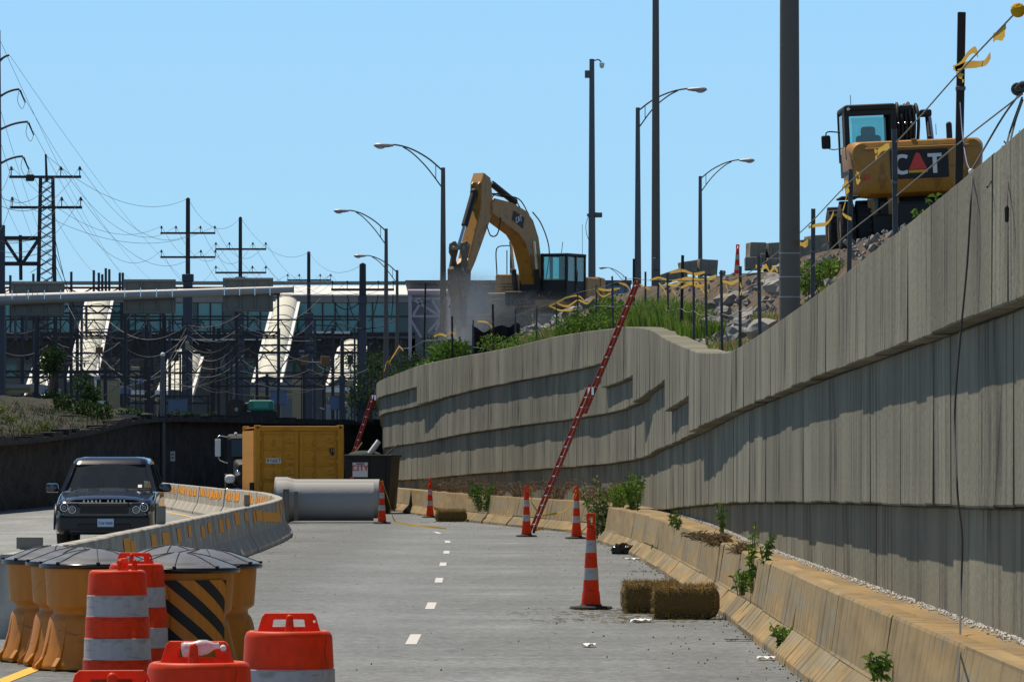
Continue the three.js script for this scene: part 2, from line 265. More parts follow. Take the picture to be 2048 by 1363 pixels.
function sweep(fx, z0, z1, prof, steps, hk) { // prof: closed outline [[d, h]], d away from the road; hk(Z, k, h) may change heights
  const rings = [], us = [];
  for (let i = 0; i <= steps; i++) { const Z = lerp(z0, z1, i / steps), { p, n } = frame(fx, Z); rings.push(prof.map(([d, h], k) => V(p.x - n.x * d, hk ? hk(Z, k, h) : h, p.z - n.z * d))); us.push(Z); }
  const N = prof.length, pos = [], uv = [], ix = []; let run = 0; const vs = [0]; for (let k = 1; k <= N; k++) vs.push(vs[k - 1] + Math.hypot(prof[k % N][0] - prof[k - 1][0], prof[k % N][1] - prof[k - 1][1]));
  const quad = (a, b, c, d, ua, ub, va, vb) => { const o = pos.length / 3; for (const v of [a, b, c, d]) pos.push(v.x, v.y, v.z); uv.push(ua, va, ub, va, ub, vb, ua, vb); ix.push(o, o + 1, o + 2, o, o + 2, o + 3); };
  for (let i = 0; i < steps; i++) for (let k = 0; k < N; k++) quad(rings[i][k], rings[i + 1][k], rings[i + 1][(k + 1) % N], rings[i][(k + 1) % N], us[i], us[i + 1], vs[k], vs[k + 1]);
  const g = new THREE.BufferGeometry(); g.setAttribute('position', new THREE.Float32BufferAttribute(pos, 3)); g.setAttribute('uv', new THREE.Float32BufferAttribute(uv, 2)); g.setIndex(ix);
  const ng = g.toNonIndexed(); ng.computeVertexNormals();
  const caps = [rings[0], rings[steps]].map(r => { const o = r[0], sh = new THREE.Shape(prof.map(q => new THREE.Vector2(q[0], q[1]))), sg = new THREE.ShapeGeometry(sh).toNonIndexed(), pa = sg.attributes.position; for (let i = 0; i < pa.count; i++) { const k = prof.reduce((b, q, j) => Math.hypot(q[0] - pa.getX(i), q[1] - pa.getY(i)) < Math.hypot(prof[b][0] - pa.getX(i), prof[b][1] - pa.getY(i)) ? j : b, 0); pa.setXYZ(i, r[k].x, r[k].y, r[k].z); } sg.computeVertexNormals(); return sg; });
  return [ng, ...caps];
}
// ground and roads
struct('ground', grid(8, 8, (u, v) => V(lerp(-2500, 2500, u), -.012, lerp(60, -5000, v))), M.ground);
struct('road', grid(40, 120, (u, v) => { const Z = lerp(4, 236, v), a = Z < 60 ? -5 : medX(Z), b = Z < 118 ? nearBar(Math.max(18, Z)) + .25 : farBar(Z) + .35; return V(lerp(a, b, u), 0, -Z); }), M.road);
struct('road', grid(20, 120, (u, v) => { const Z = lerp(4, 236, v), b = Z < 60 ? -5 : medX(Z); return V(lerp(-19, b, u), .0, -Z); }), M.roadLeft);
struct('verge', grid(4, 60, (u, v) => { const Z = lerp(10, 230, v); return V(lerp(Z < 118 ? nearBar(Math.max(18, Z)) + .2 : farBar(Z) + .3, wallX(Math.max(18, Z)) + .3, u), -.006, -Z); }), M.dirt);
// lane dashes
{
  const g = [[827, 1278], [862, 1211], [878, 1160], [886, 1128], [893, 1104], [895, 1083], [875, 1065], [803, 1046]];
  const pts = g.map(([px, py]) => { const Z = EYE * FOCAL / (py - HORIZON); return [Z, X(px, Z)]; });
  const dash = curve(pts);
  pts.forEach(([Z]) => { const o = struct('lane_dash', grid(1, 4, (u, v) => { const z = Z + lerp(-1.5, 1.5, v); return V(dash(z) + lerp(-.055, .055, u), .005, -z); }, (u, v, q) => [q.x, q.z]), M.paintWhite); });
}
struct('edge_line', grid(1, 20, (u, v) => { const Z = lerp(28, 48, v); return V(-4.05 + (Z - 44) * .012 + lerp(-.07, .07, u), .005, -Z); }), M.paintYellow);
struct('edge_line', grid(1, 40, (u, v) => { const Z = lerp(105, 200, v); return V(medX(Z) - .75 + lerp(-.06, .06, u), .005, -Z); }), M.paintYellow);

// retaining wall: courses of precast boards, each lapping over the one below
const wall = thing('retaining_wall', 'long curving grey precast concrete retaining wall of lapped board courses', 'retaining wall', [0, 0, 0]);
const H = 1.17;
const stepOf = Z => Z < 91.6 ? 0 : Z < 104 ? .5 : Z < 122 ? 1 : Z < 133 ? 1.5 : Z < 181 ? 2 : 2.5;
{
  const stops = [24]; for (let Z = 24; Z < 236;) { const { l } = frame(wallX, Z), left = [91.6, 104, 122, 133, 181].find(s => s > Z + .01) ?? 999; let n = Z + (Z < 90 ? 4.84 : 4.84 / l); if (n > left - 1.4) n = left; stops.push(n); Z = n; }
  const boards = (z0, z1, lo, hi, name, course, out, fx = wallX) => { // one panel: upright boards, their faces not quite flush
    const gap = z0 < 90 ? .018 : .014, n = 4, zs = [z0 + gap, ...[.25, .5, .75].map(q => lerp(z0, z1, q + rr(-.06, .06))), z1 - gap], gs = [], cop = name === 'coping_panel', base = rr(-.005, .005);
    for (let b = 0; b < n; b++) {
      const lap = .10 + out + base + rr(-.0012, .0012), dip = rr(-.008, .008), back = .2 - out * .5, lean = rr(-.004, .012);
      const prof = [[back, 0], [-lap - lean + .012, 0], [-lap - lean, .012], [-lap, .985], [-lap + .014, 1], [back + (cop ? .16 : 0), 1]];
      gs.push(sweep(fx, zs[b], zs[b + 1] - (b < n - 1 ? .002 : 0), prof, 1, (Z, k, h) => lerp(lo(Z) + dip, hi(Z), h)));
    }
    for (const g of gs.flat()) { const p = g.attributes.position, uv = g.attributes.uv; for (let i = 0; i < p.count; i++) uv.setXY(i, -p.getZ(i) * (z0 > 120 ? 1.05 : 1) + course * 7.3, (p.getY(i) - lo(z0)) / 1); }
    obj(name, gs, M.wall[Math.floor(rnd() * 3.6)], wall);
  };
  for (let i = 0; i < stops.length - 1; i++) {
    const z0 = stops[i], z1 = stops[i + 1], zm = (z0 + z1) / 2, s = stepOf(zm);
    const cop = Z => lineA(Z) + H * s;
    boards(z0, z1, cop, topY, 'coping_panel', 9, 0, wallBase);
    for (let c = -1; c < 3; c++) { // course c spans lineA + H * c .. + H * (c + 1)
      const lo = Z => lineA(Z) + H * c, hi = Z => Math.min(lineA(Z) + H * (c + 1), cop(Z)) - .004;
      if (hi(zm) - lo(zm) < .1) continue; if (hi(zm) < .55) continue;
      if (c === 2 && s <= 2) continue;
      boards(z0, z1, lo, hi, 'wall_panel', c + 2, .12 * c);
    }
    { const lo = Z => lineA(Z) - 2 * H, hi = Z => lineA(Z) - H - .004; if (hi(zm) > .6) boards(z0, z1, lo, hi, 'wall_panel', 1, -.24); }
  }
  obj('wall_core', sweep(wallX, 22, 238, [[.42, -1], [.42, 0], [.62, 0], [.62, -1]], 90, (Z, k, h) => h < -.5 ? -.4 : topY(Z) - .05), M.wallBack, wall);
}
// gravel-filled strip between barrier and wall
struct('gravel_strip', [sweep(nearBar, 20, 117, [[.3, .2], [.3, .685], [1.1, .67], [1.1, .2]], 60), sweep(farBar, 119, 200, [[.3, .2], [.3, .67], [1.6, .66], [1.6, .2]], 50)], M.tan[1]);
// tan barrier along the wall's foot
{
  const up = [[.17, .25], [.175, .27], [.245, .70], [.26, .72], [.40, .72], [.40, .25]], toe = [[0, 0], [0, .055], [.012, .07], [.168, .245], [.30, .245], [.30, 0]];
  const make = (fx, z0, z1, len, label) => {
    const t = thing('concrete_barrier', label, 'barrier', [0, 0, 0]);
    for (let Z = z0; Z < z1 - .5; Z += len) {
      const e = Math.min(z1, Z + len) - .02; obj('barrier_segment', sweep(fx, Z, e, up.map(([d, h]) => [d + rr(-.008, .008), h]), 6), M.tan[rnd() < .6 ? 0 : 1], t);
      for (let z = Z; z < e - .3;) { const n = Math.min(e, z + rr(1.1, 3.2)); obj('toe_slab', sweep(fx, z + .01, n - .012, toe.map(([d, h]) => [d + rr(-.01, .004) + .004, h]), 3), rnd() < .28 ? M.tanGrey : M.tan[rnd() < .5 ? 0 : 1], t); z = n; }
    }
    return t;
  };
  make(nearBar, 20, 117, 6.1, 'weathered tan concrete barrier running along the wall foot beside the straw bales');
  make(farBar, 118.4, 202, 6.1, 'weathered tan concrete barrier behind the tall cones, curving away along the wall');
}
struct('gravel', (() => { const gs = []; for (let i = 0; i < 2400; i++) { const Z = Math.pow(rnd(), 1.5) * 80 + 26; const g = new THREE.OctahedronGeometry(rr(.005, .019)).rotateX(rnd() * 3).rotateY(rnd() * 3); gs.push(T(g, wallX(Z) + .13 - .14 * rnd() * rnd(), .682, -Z)); } return gs; })(), mat(L(.62, .61, .58), .95), 'stuff');

// median of portable barrier segments
{
  const half = [[-.30, 0], [-.30, .08], [-.145, .33], [-.085, .81], [-.07, .825], [.07, .825], [.085, .81], [.145, .33], [.30, .08], [.30, 0]];
  const segs = []; for (let Z = 55.5; Z < 202; Z += 6.1) segs.push(Z);
  segs.forEach((Z, i) => {
    const far = Z > 126, z1 = Z + 6.05;
    const t = thing('median_barrier', far ? `pale concrete road barrier segment past the median's bend, ${ORD[i - 12]} beyond the bend` : `pale concrete road barrier segment in the median, ${ORD[i]} behind the yellow barrels`, 'barrier', [0, 0, 0], 0, 'median barrier segments');
    const tw = rr(-.02, .02), fx = z => lerp(medX(Z), medX(z1), (z - Z) / 6.05) + tw;
    obj('barrier_body', sweep(fx, Z + .03, z1, half, 2), M.conc, t);
    const nP = far ? 6 : i === 9 ? 0 : 2; // orange reflective patches on the face
    for (let k = 0; k < nP; k++) { const z = Z + .5 + (k + rr(.1, .8)) * (5 / nP), sd = far ? -1 : 1, w = far ? rr(.5, .9) : rr(.9, 1.7), h = rr(.17, .24), y = rr(.50, .58), a = .128 - (y - .33) * .125, b = a - h * .125;
      const p = (zz, hh) => { const { p, n } = frame(fx, zz), d = .148 - (hh - .33) * .125 + .006; return V(p.x - n.x * d, hh, p.z - n.z * d); }, q = (zz, hh) => { const { p, n } = frame(fx, zz), d = .148 - (hh - .33) * .125 + .006; return V(p.x + n.x * d, hh, p.z + n.z * d); };
      obj('reflective_patch', grid(2, 2, (u, v) => (far ? q : p)(z + w * u, y + h * v)), M.orangePatch, t); }
    if (i >= 8 && i <= 10) obj('orange_band', grid(6, 1, (u, v) => { const zz = i === 8 ? lerp(107.5, 110.3, u) : i === 9 ? lerp(110.45, 116.4, u) : lerp(116.5, 120.8, u), hh = lerp(.54, .36, (zz - 107.5) / 13.3) + .2 * v, { p, n } = frame(fx, zz), d = .148 - (hh - .33) * .125 + .008; return V(p.x - n.x * d, hh, p.z - n.z * d); }), M.orangePatch, t);
  });
  for (const [px, py, Z, w, h, where] of [[296, 1057, 79, .16, .25, 'in front of the dark car'], [461, 1017, 106, .13, .21, 'beside the orange band'], [62, 1100, 58, .32, .12, 'behind the yellow barrels']]) {
    const t = thing('marker_plate', `small grey marker plate standing on the median barrier ${where}`, 'marker', [medX(Z), .826, -Z]);
    obj('plate', rb(w * .85, h, .02, .008, 0, h / 2 + .01, 0), M.signBack, t); obj('foot', bx(w * .6, .012, .08, 0, .007, 0), M.signBack, t);
  }
}

// embankment behind the wall
const plateau = curve([[18, 3.7], [45, 3.5], [62, 3.9], [80, 5.0], [95, 5.45], [103, 5.5], [125, 6.0], [150, 6.6], [175, 6.8], [205, 6.15], [260, 6.1], [420, 6.1]]);
function bankH(Z, d) { const low = sm(115, 135, Z) * (1 - sm(3.2, 6, d)) * 1.15; const t = sm(.25, Z < 70 ? 5 : 3.4, d), n = (fbm(Z * .02 + 5, d * .02 + 3, 16, 16, 201, 4) - .5) * .8 + (fbm(Z * .1 + 1, d * .1 + 2, 64, 64, 203, 3) - .5) * .35; return lerp(topY(Math.min(Z, 238)) - .12, plateau(Z) - low, t) + n * .6 * sm(.3, 1.6, d) * (d > 6 ? .25 : 1); }
const bank = (px, Z) => { const x = X(px, Z), d = x - wallX(Math.min(Z, 238)); return V(x, bankH(Z, Math.max(0, d)), -Z); };
struct('embankment', grid(44, 190, (u, v) => { const Z = 20 + 400 * v, d = .3 + 60 * Math.pow(u, 2.6); return V(wallX(Math.min(Z, 238)) + d - (Z > 238 ? (Z - 238) * .03 : 0), bankH(Z, d), -Z); }), M.dirt);
// left side: dark stone wall, litter slope, rail bed
const stoneX = curve([[120, -18.2], [150, -17.1], [180, -16.25], [198, -15.85], [225, -15.3], [245, -14.6], [262, -12.6], [276, -9.6], [290, -5.5], [300, -2]]);
const stoneTop = curve([[120, 1.9], [150, 2.0], [180, 2.2], [198, 2.45], [209, 2.68], [225, 3.1], [245, 3.3], [276, 3.35], [300, 3.4]]);
{
  const t = thing('stone_wall', 'tall dark stone retaining wall along the far road edge behind the car', 'wall', [0, 0, 0]);
  const g = grid(220, 14, (u, v) => { const Z = lerp(125, 299, u), { n } = frame(stoneX, Z), bump = (fbm(Z * .02, v * .5, 32, 16, 301, 4) - .5) * .35 + (hash(Math.floor(Z * 1.4 + Math.floor(v * 7) * .5), Math.floor(v * 7), 7) - .5) * .14; return V(stoneX(Z) - n.x * bump, stoneTop(Z) * v - .05, -Z - n.z * bump); }, (u, v, q) => [lerp(125, 299, u), q.y]);
  obj('stone_face', g, M.stone, t);
  for (let Z = 126; Z < 297;) { const n = Z + rr(.9, 2.2), up = rr(-.1, .12), o = rr(-.16, .02); obj('cap_stone', sweep(stoneX, Z + .03, Math.min(n, 298), [[o - .05, 0], [o, .2], [.5, .22], [.5, 0]], 1, (z, k, h) => stoneTop(z) - .1 + h + (h > .1 ? up : 0)), M.stone, t); Z = n; }
  struct('slope', grid(30, 60, (u, v) => { const Z = lerp(122, 262, v), k = u, x0 = stoneX(Z) - .3, h = lerp(stoneTop(Z) - .02, lerp(5.2, 4.4, sm(170, 230, Z)), sm(0, .8, k)) + (fbm(u * 2, v * 4, 16, 16, 311, 4) - .5) * .5 * sm(0, .2, u); return V(x0 - 13 * k, h, -Z); }), M.litter);
  struct('rail_bed', [grid(20, 40, (u, v) => V(lerp(-140, 60, u), 3.35 - (u > .68 ? 0 : 0), lerp(-303, -760, v))), grid(6, 30, (u, v) => { const Z = lerp(262, 304, v); return V(lerp(-140, stoneX(Math.min(299, Z)) - .2, u), 3.34, -Z); }), grid(6, 10, (u, v) => V(lerp(-140, -27, u), 4.4 - 1.06 * sm(.7, 1, v), lerp(-122, -263, v)))], M.ballast);
}

// ---------------------------------------------------------------- traffic drums, barrels, cones
const onRoad = (px, Z) => V(X(px, Z), .004, -Z);
function makeDrum(label, p, turn) {
  const t = thing('traffic_drum', label, 'traffic drum', p, turn, 'orange traffic drums');
  const R = [.262, .252, .242, .232, .222], hs = [.10, .265, .425, .585, .745, .93];
  obj('base_ring', lathe([[.06, .005], [.36, .005], [.36, .05], [.33, .075], [.27, .085], [.26, .10]], 40), M.rubber, t);
  for (let k = 0; k < 5; k++) {
    const r = R[k], a = hs[k], b = hs[k + 1], top = k === 4;
    const prof = top ? [[r, a], [r + .002, a + .006], [r - .006, b - .03], [r - .016, b - .008], [r - .032, b], [r - .05, b - .004], [r - .06, b - .02], [.02, b - .022]] : [[r + .004, a], [r + .004, a + .004], [r, a + .008], [r - .003, b - .008], [r - .006, b - .002], [r - .012, b]];
    obj(k % 2 ? 'white_band' : top ? 'drum_top' : 'orange_band', lathe(prof, 44), k % 2 ? M.drumWhite : M.drum, t);
  }
  const sh = new THREE.Shape([[-.175, .9], [-.15, .935], [-.13, 1.0], [-.115, 1.015], [.115, 1.015], [.13, 1.0], [.15, .935], [.175, .9]].map(q => new THREE.Vector2(...q)));
  const hole = new THREE.Path([[-.085, .945], [-.08, .985], [-.07, .99], [.07, .99], [.08, .985], [.085, .945]].map(q => new THREE.Vector2(...q))); sh.holes.push(hole);
  for (const s of [-1, 1]) { const h = new THREE.Path(); h.absarc(s * .125, .975, .009, 0, 6.28); sh.holes.push(h); }
  obj('handle', T(new THREE.ExtrudeGeometry(sh, { depth: .02, bevelEnabled: true, bevelSize: .006, bevelThickness: .006, bevelSegments: 3, bevelOffset: -.004 }), 0, 0, .03), M.drum, t);
  obj('light_lug', [cyl(.028, .017, .09, 14, .0, .905, .13), T(new THREE.SphereGeometry(.017, 12, 8), 0, .995, .13)], M.drum, t);
  return t;
}
const drum1 = makeDrum('orange and white traffic drum beside the open lane, standing clear of the others', onRoad(577, 28), .08);
const drum2 = makeDrum('orange traffic drum with a crumpled clear bottle stuck in its handle', onRoad(398, 23.8), -.12);
makeDrum('orange and white banded traffic drum standing in front of the left yellow barrels', onRoad(235, 42.6), 1.45);
makeDrum('orange drum half hidden behind another drum, beside the striped barrel', onRoad(273, 45.2), -.25);
makeDrum('orange drum at the bottom edge of the picture showing only its handle', onRoad(222, 20.6), .1);
{ const t = thing('plastic_bottle', 'crumpled clear plastic bottle wedged in a drum handle', 'bottle', onRoad(398, 23.8).setY(.965)); const b = lathe([[.001, 0], [.03, .004], [.033, .02], [.028, .05], [.034, .08], [.03, .11], [.014, .14], [.013, .16]], 14).rotateZ(-1.45).translate(-.07, .02, .08); obj('bottle_body', b, phys(L(.9, .9, .92), .25, { transmission: .55, thickness: 0 }), t); obj('cap', T(new THREE.SphereGeometry(.014, 10, 8), .105, .028, .08), M.white, t); }

function makeBarrel(label, p, turn, stripes) {
  const t = thing('sand_barrel', label, 'crash barrel', p, turn, 'yellow sand barrels');
  const base = [[.30, .005], [.49, .005], [.50, .02], [.495, .05], [.455, .14], [.425, .26], [.40, .40], [.385, .44], [.36, .465], [.36, .50], [.40, .525], [.412, .54], [.43, .80], [.432, .865]];
  obj('barrel_body', lathe(base, 40), M.barrel, t);
  for (let k = 0; k < 12; k++) { const a = k / 12 * 6.283 + .1; obj('foot_rib', prism([[.40, .40], [.432, .26], [.478, .11], [.53, .055], [.545, .04], [.545, .006], [.38, .006]], .05, .008).rotateY(a), M.barrel, t); }
  const lid = obj('lid', [lathe([[.44, .845], [.478, .847], [.482, .872], [.472, .884], [.45, .888]], 48)], M.blackGloss, t);
  obj('lid_dome', lathe([[.46, .887], [.44, .893], [.35, .93], [.22, .975], [.09, 1.0], [.001, 1.004]], 48), M.barrelLid, lid);
  for (let k = 0; k < 8; k++) { const a = k / 8 * 6.283 + .2, c = Math.cos(a), s = Math.sin(a); obj('rib', tube([[.465, .892], [.35, .934], [.22, .979], [.08, 1.005]].map(([r, y]) => V(r * c, y, r * s)), .004, 10, 5), M.black, lid); obj('lid_clip', rb(.03, .022, .03, .006, .468 * c, .893, .468 * s), M.black, lid); }
  if (stripes) { // curved reflective sheet with black diagonals
    const r = .437, a0 = Math.PI / 2 - turn - .86 + stripes, w = 1.42, y0 = .30, y1 = .79, rad = y => (y > .53 ? r - .024 + (y - .53) * .09 : r - .02) + .012;
    const sheet = (f0, f1, dr, col, name) => obj(name, grid(36, 14, (u, v) => { const y = lerp(y0, y1, v), q = lerp(f0(v), f1(v), u), a = a0 + w * (1 - q); return V(Math.cos(a) * (rad(y) + dr), y, Math.sin(a) * (rad(y) + dr)); }), col, t);
    sheet(() => 0, () => 1, 0, M.stripeO, 'orange_sheet');
    for (let k = -1; k < 4; k++) { const f = v => clamp((1 - v) * .95 + k * .42 - .34, 0, 1), e = v => clamp((1 - v) * .95 + k * .42 - .34 + .2, 0, 1); sheet(f, e, .004, M.black, 'black_stripe'); }
  }
  return t;
}
makeBarrel('yellow sand barrel nearest in the left row, behind the banded drum', onRoad(193, 47.6), .3);
makeBarrel('yellow sand barrel in the middle of the left row', onRoad(163, 48.55), .5);
makeBarrel('yellow sand barrel at the far end of the left row, cut by the picture edge', onRoad(114, 49.5), .2);
makeBarrel('yellow sand barrel with the black and orange diagonal striped sheet', onRoad(361, 45.9), .15, .15);
makeBarrel('yellow sand barrel just behind the striped one, nearest the open lane', onRoad(410, 47.6), .4);
makeBarrel('yellow sand barrel at the back, its dome showing between the two rows', onRoad(345, 49.4), .1);

function makeCone(label, p, turn = 0) {
  const t = thing('channelizer_cone', label, 'traffic cone', p, turn, 'tall channelizer cones');
  obj('base', [lathe([[.01, .003], [.245, .003], [.25, .012], [.24, .034], [.13, .04], [.12, .06]], 8)], M.rubber, t);
  const rad = y => lerp(.098, .056, sm(.04, 1, y / .95)), ys = [.05, .34, .48, .655, .80, .955];
  for (let k = 0; k < 5; k++) { const a = ys[k], b = ys[k + 1]; const pr = k === 4 ? [[rad(a), a], [rad(b) - .004, b - .03], [rad(b) - .02, b], [.012, b + .02]] : k === 0 ? [[.115, .05], [rad(.2) + .006, .2], [rad(.2), .21], [rad(b), b]] : [[rad(a) + (k % 2 ? .002 : .0), a], [rad(b) + (k % 2 ? .002 : 0), b]]; obj(k % 2 ? 'white_collar' : 'orange_section', lathe(pr, 24), k % 2 ? M.coneW : M.coneO, t); }
  const sh = new THREE.Shape([[-.042, .95], [-.05, 1.09], [-.038, 1.11], [.038, 1.11], [.05, 1.09], [.042, .95]].map(q => new THREE.Vector2(...q))); sh.holes.push(new THREE.Path([[-.018, .985], [-.024, 1.07], [.024, 1.07], [.018, .985]].map(q => new THREE.Vector2(...q))));
  obj('handle', T(new THREE.ExtrudeGeometry(sh, { depth: .03, bevelEnabled: true, bevelSize: .005, bevelThickness: .005, bevelSegments: 2 }), 0, 0, -.015), M.coneO, t);
  return t;
}
const gz = py => EYE * FOCAL / (py - HORIZON);
const cones = [[1182, 1218, 'tall orange and white cone standing nearest, beside the straw bales'], [1053, 1073, 'tall orange and white cone standing at the foot of the red ladder'], [1153, 1077, 'tall cone with yellow tape on its handle, before the tan barrier gap'], [764, 1047, 'tall orange and white cone at the end of the grey pipe'], [786, 1022, 'tall orange and white cone in front of the black dumpster, behind the pipe-end cone'], [860, 1035, 'tall orange and white cone beside the small far straw bale']];
cones.forEach(([px, py, l], i) => makeCone(l, onRoad(px, gz(py)), i * .4));
makeCone('tall orange cone hidden but for its top behind the pipe and the yellow container', onRoad(703, 168));
makeCone('slim orange and white cone up on the embankment beside the broken concrete blocks', V(X(1474, 172), Y(562, 172), -172), .3).rotation.z = -.03;

// ---------------------------------------------------------------- big concrete pipes, container, dumpster
function pipe(label, p, turn, len, r) {
  const t = thing('concrete_pipe', label, 'pipe', p, turn, 'grey concrete pipes'), i = r * .82;
  obj('pipe_barrel', boxUV(lathe([[i, 0], [r, 0], [r, len * .8], [r * 1.03, len * .84], [r * 1.11, len * .89], [r * 1.11, len], [i * 1.14, len], [i * 1.12, len * .95], [i, len * .93], [i, 0]], 56).rotateZ(Math.PI / 2).translate(len / 2, r * 1.11, 0)), M.pipe, t); return t;
}
{ const Zp = 149.5; pipe('long grey concrete pipe lying across the closed lane, nearest the camera', V(X(650, Zp), 0, -Zp), .03, 2.55, .50);
  pipe('second grey concrete pipe lying just behind the nearest pipe', V(X(655, 151.6), .04, -151.6), -.04, 2.78, .52); }
for (const [px, py, Z, w] of [[580, 978, 148.6, .16], [600, 985, 148.7, .1]]) { const t = thing('timber_chock', px === 580 ? 'weathered upright timber block against the pipe end' : 'thin weathered timber stake beside the block at the pipe end', 'timber', V(X(px - 8, Z), 0, -Z)); obj('block', boxUV(rb(w, w === .1 ? .78 : .9, .16, .02, 0, .45, 0)), M.concOld, t); }
{
  const Zc = 156, w = 2.44, h = 2.59, len = 6.06, t = thing('shipping_container', 'yellow steel shipping container with closed doors, behind the grey pipes', 'container', V(X(598, Zc), .004, -Zc), .10);
  const c = M.container, z0 = 0;
  const corr = (n, L0, amp) => { const o = []; for (let i = 0; i < n; i++) { const a = i / n, s = L0 / n; o.push([-L0 / 2 + i * s, 0], [-L0 / 2 + (i + .35) * s, 0], [-L0 / 2 + (i + .5) * s, -amp], [-L0 / 2 + (i + .85) * s, -amp]); } o.push([L0 / 2, 0], [L0 / 2, -amp - .02], [-L0 / 2, -amp - .02]); return o; };
  for (const s of [-1, 1]) obj('side_wall', prism(corr(22, len - .3, .035), h - .28, 0).rotateX(-Math.PI / 2).rotateY(s * Math.PI / 2).translate(s * (w / 2 - .03), h / 2, -len / 2), c, t);
  obj('roof', [bx(w - .08, .03, len - .1, 0, h - .06, -len / 2), ...Array.from({ length: 12 }, (_, i) => bx(w - .3, .02, .2, 0, h - .04, -.4 - i * .46))], c, t);
  obj('back_wall', bx(w - .1, h - .1, .05, 0, h / 2, -len + .05), c, t);
  obj('floor', bx(w - .06, .14, len - .06, 0, .12, -len / 2), M.machine, t);
  for (const sx of [-1, 1]) for (const z of [-.08, -len + .08]) { obj('corner_post', rb(.16, h, .16, .02, sx * (w / 2 - .08), h / 2, z), c, t); for (const y of [.06, h - .06]) { const k = obj('corner_casting', rb(.18, .125, .18, .015, sx * (w / 2 - .082), y, z), c, t); if (z > -1) obj('casting_hole', cyl(.033, .033, .004, 12).rotateX(Math.PI / 2).translate(sx * (w / 2 - .082), y, z + .088), M.black, k); } }
  obj('header', [rb(w - .2, .14, .12, .02, 0, h - .09, -.07), rb(w - .2, .12, .12, .02, 0, .1, -.07)], c, t);
  for (const sx of [-1, 1]) { // door leaves with pressed panels and lock rods
    const d = obj('door', [bx(w / 2 - .12, h - .34, .04, sx * (w / 4 - .05), h / 2, -.075)], c, t);
    for (let k = 0; k < 5; k++) obj('door_panel', [rb(w / 2 - .34, .36, .035, .015, sx * (w / 4 - .05), .42 + k * .435, -.05)], c, d);
    for (const q of [.18, .42]) { obj('lock_rod', [bar(V(sx * (w / 2 * q * 1.9 + .02), .14, -.025), V(sx * (w / 2 * q * 1.9 + .02), h - .14, -.025), .017, 8), ...[.5, 1.2, 2.1].map(y => rb(.09, .06, .05, .01, sx * (w / 2 * q * 1.9 + .02), y, -.03))], c, d); obj('lock_handle', bar(V(sx * (w / 2 * q * 1.9 + .02), 1.1, -.01), V(sx * (w / 2 * q * 1.9 + .02) - sx * .34, 1.06, -.01), .014, 6), c, d); }
    for (let k = 0; k < 4; k++) obj('hinge', rb(.07, .12, .06, .01, sx * (w / 2 - .17), .35 + k * .63, -.03), c, d);
  }
  const dec = obj('number_plate', bx(.40, .135, .006, -.70, 1.62, -.028), M.white, t); obj('number_text', text('91697', .1, .004, -.70, 1.62, -.0245), M.black, dec);
  const em = obj('emblem', prism([[-.09, .1], [.09, .1], [.09, -.02], [.05, -.05], [0, -.13], [-.05, -.05], [-.09, -.02]], .006, 0).translate(.92, 1.86, -.024), M.black, t); obj('emblem_mark', [bx(.02, .1, .004, .89, 1.9, -.019), bx(.02, .1, .004, .95, 1.9, -.019)], M.container, em);
  obj('lock_box', rb(.16, .22, .12, .02, -w / 2 - .05, .92, -.2), M.machine, t);
}
{
  const Zd = 172, t = thing('dumpster', 'black roll-off dumpster heaped with scrap, with a white and red lettered sign', 'dumpster', V(X(735, Zd), .004, -Zd), -.05);
  const ring = (y, hw, z0, z1) => [V(-hw, y, z0), V(hw, y, z0), V(hw, y, z1), V(-hw, y, z1)];
  obj('tub', loft([ring(.12, .62, -.1, -3.6), ring(1.72, .72, 0, -3.8)], .3), M.black, t);
  obj('rim', [rb(1.5, .09, .1, .02, 0, 1.74, 0), rb(.1, .09, 3.8, .02, -.72, 1.74, -1.9), rb(.1, .09, 3.8, .02, .72, 1.74, -1.9)], M.black, t);
  for (const x of [-.5, 0, .5]) obj('stiffener', beam(V(x * .95, .15, -.07), V(x, 1.68, .03), .08, .05), M.black, t);
  const sg = obj('sign', bx(.46, .44, .012, -.22, 1.33, .055, -.06), M.white, t);
  obj('sign_text', [text('CITY', .17, .006, -.22, 1.38, .066)], M.red, sg); obj('sign_line', [bx(.40, .045, .006, -.22, 1.225, .063), bx(.36, .04, .006, -.22, 1.155, .066), bx(.24, .05, .006, -.22, 1.51, .058)], M.stationGrey, sg);
  obj('skid', [bx(.1, .12, 3.4, -.4, .06, -1.8), bx(.1, .12, 3.4, .4, .06, -1.8)], M.machine, t);
  const sp = [['white_pipe_scrap', 'white plastic pipe offcut sticking up from the dumpster', [.02, 1.78, -.8], [.32, 2.2, -.9], .09, M.white], ['branch_scrap', 'bent bare branch poking out over the dumpster rim', [.45, 1.7, -.6], [.92, 2.1, -.5], .025, M.pole], ['steel_scrap', 'rusty scrap rod leaning out of the dumpster', [-.5, 1.7, -1.2], [-.2, 2.15, -1.5], .03, M.brownPanel]];
  for (const [n, l, a, b, r, m] of sp) tag(obj(n, bar(V(...a), V(...b), r, 10, r * .9).translate(t.position.x, 0, t.position.z), m), l, 'scrap', 'scrap in the dumpster');
  tag(obj('tarp_heap', T(new THREE.IcosahedronGeometry(.42, 3).scale(1.2, .32, 2), t.position.x - .12, 1.78, t.position.z - 1.4), mat(L(.012, .03, .022), .9)), 'dark green tarpaulin heap lying in the dumpster', 'tarpaulin');
}

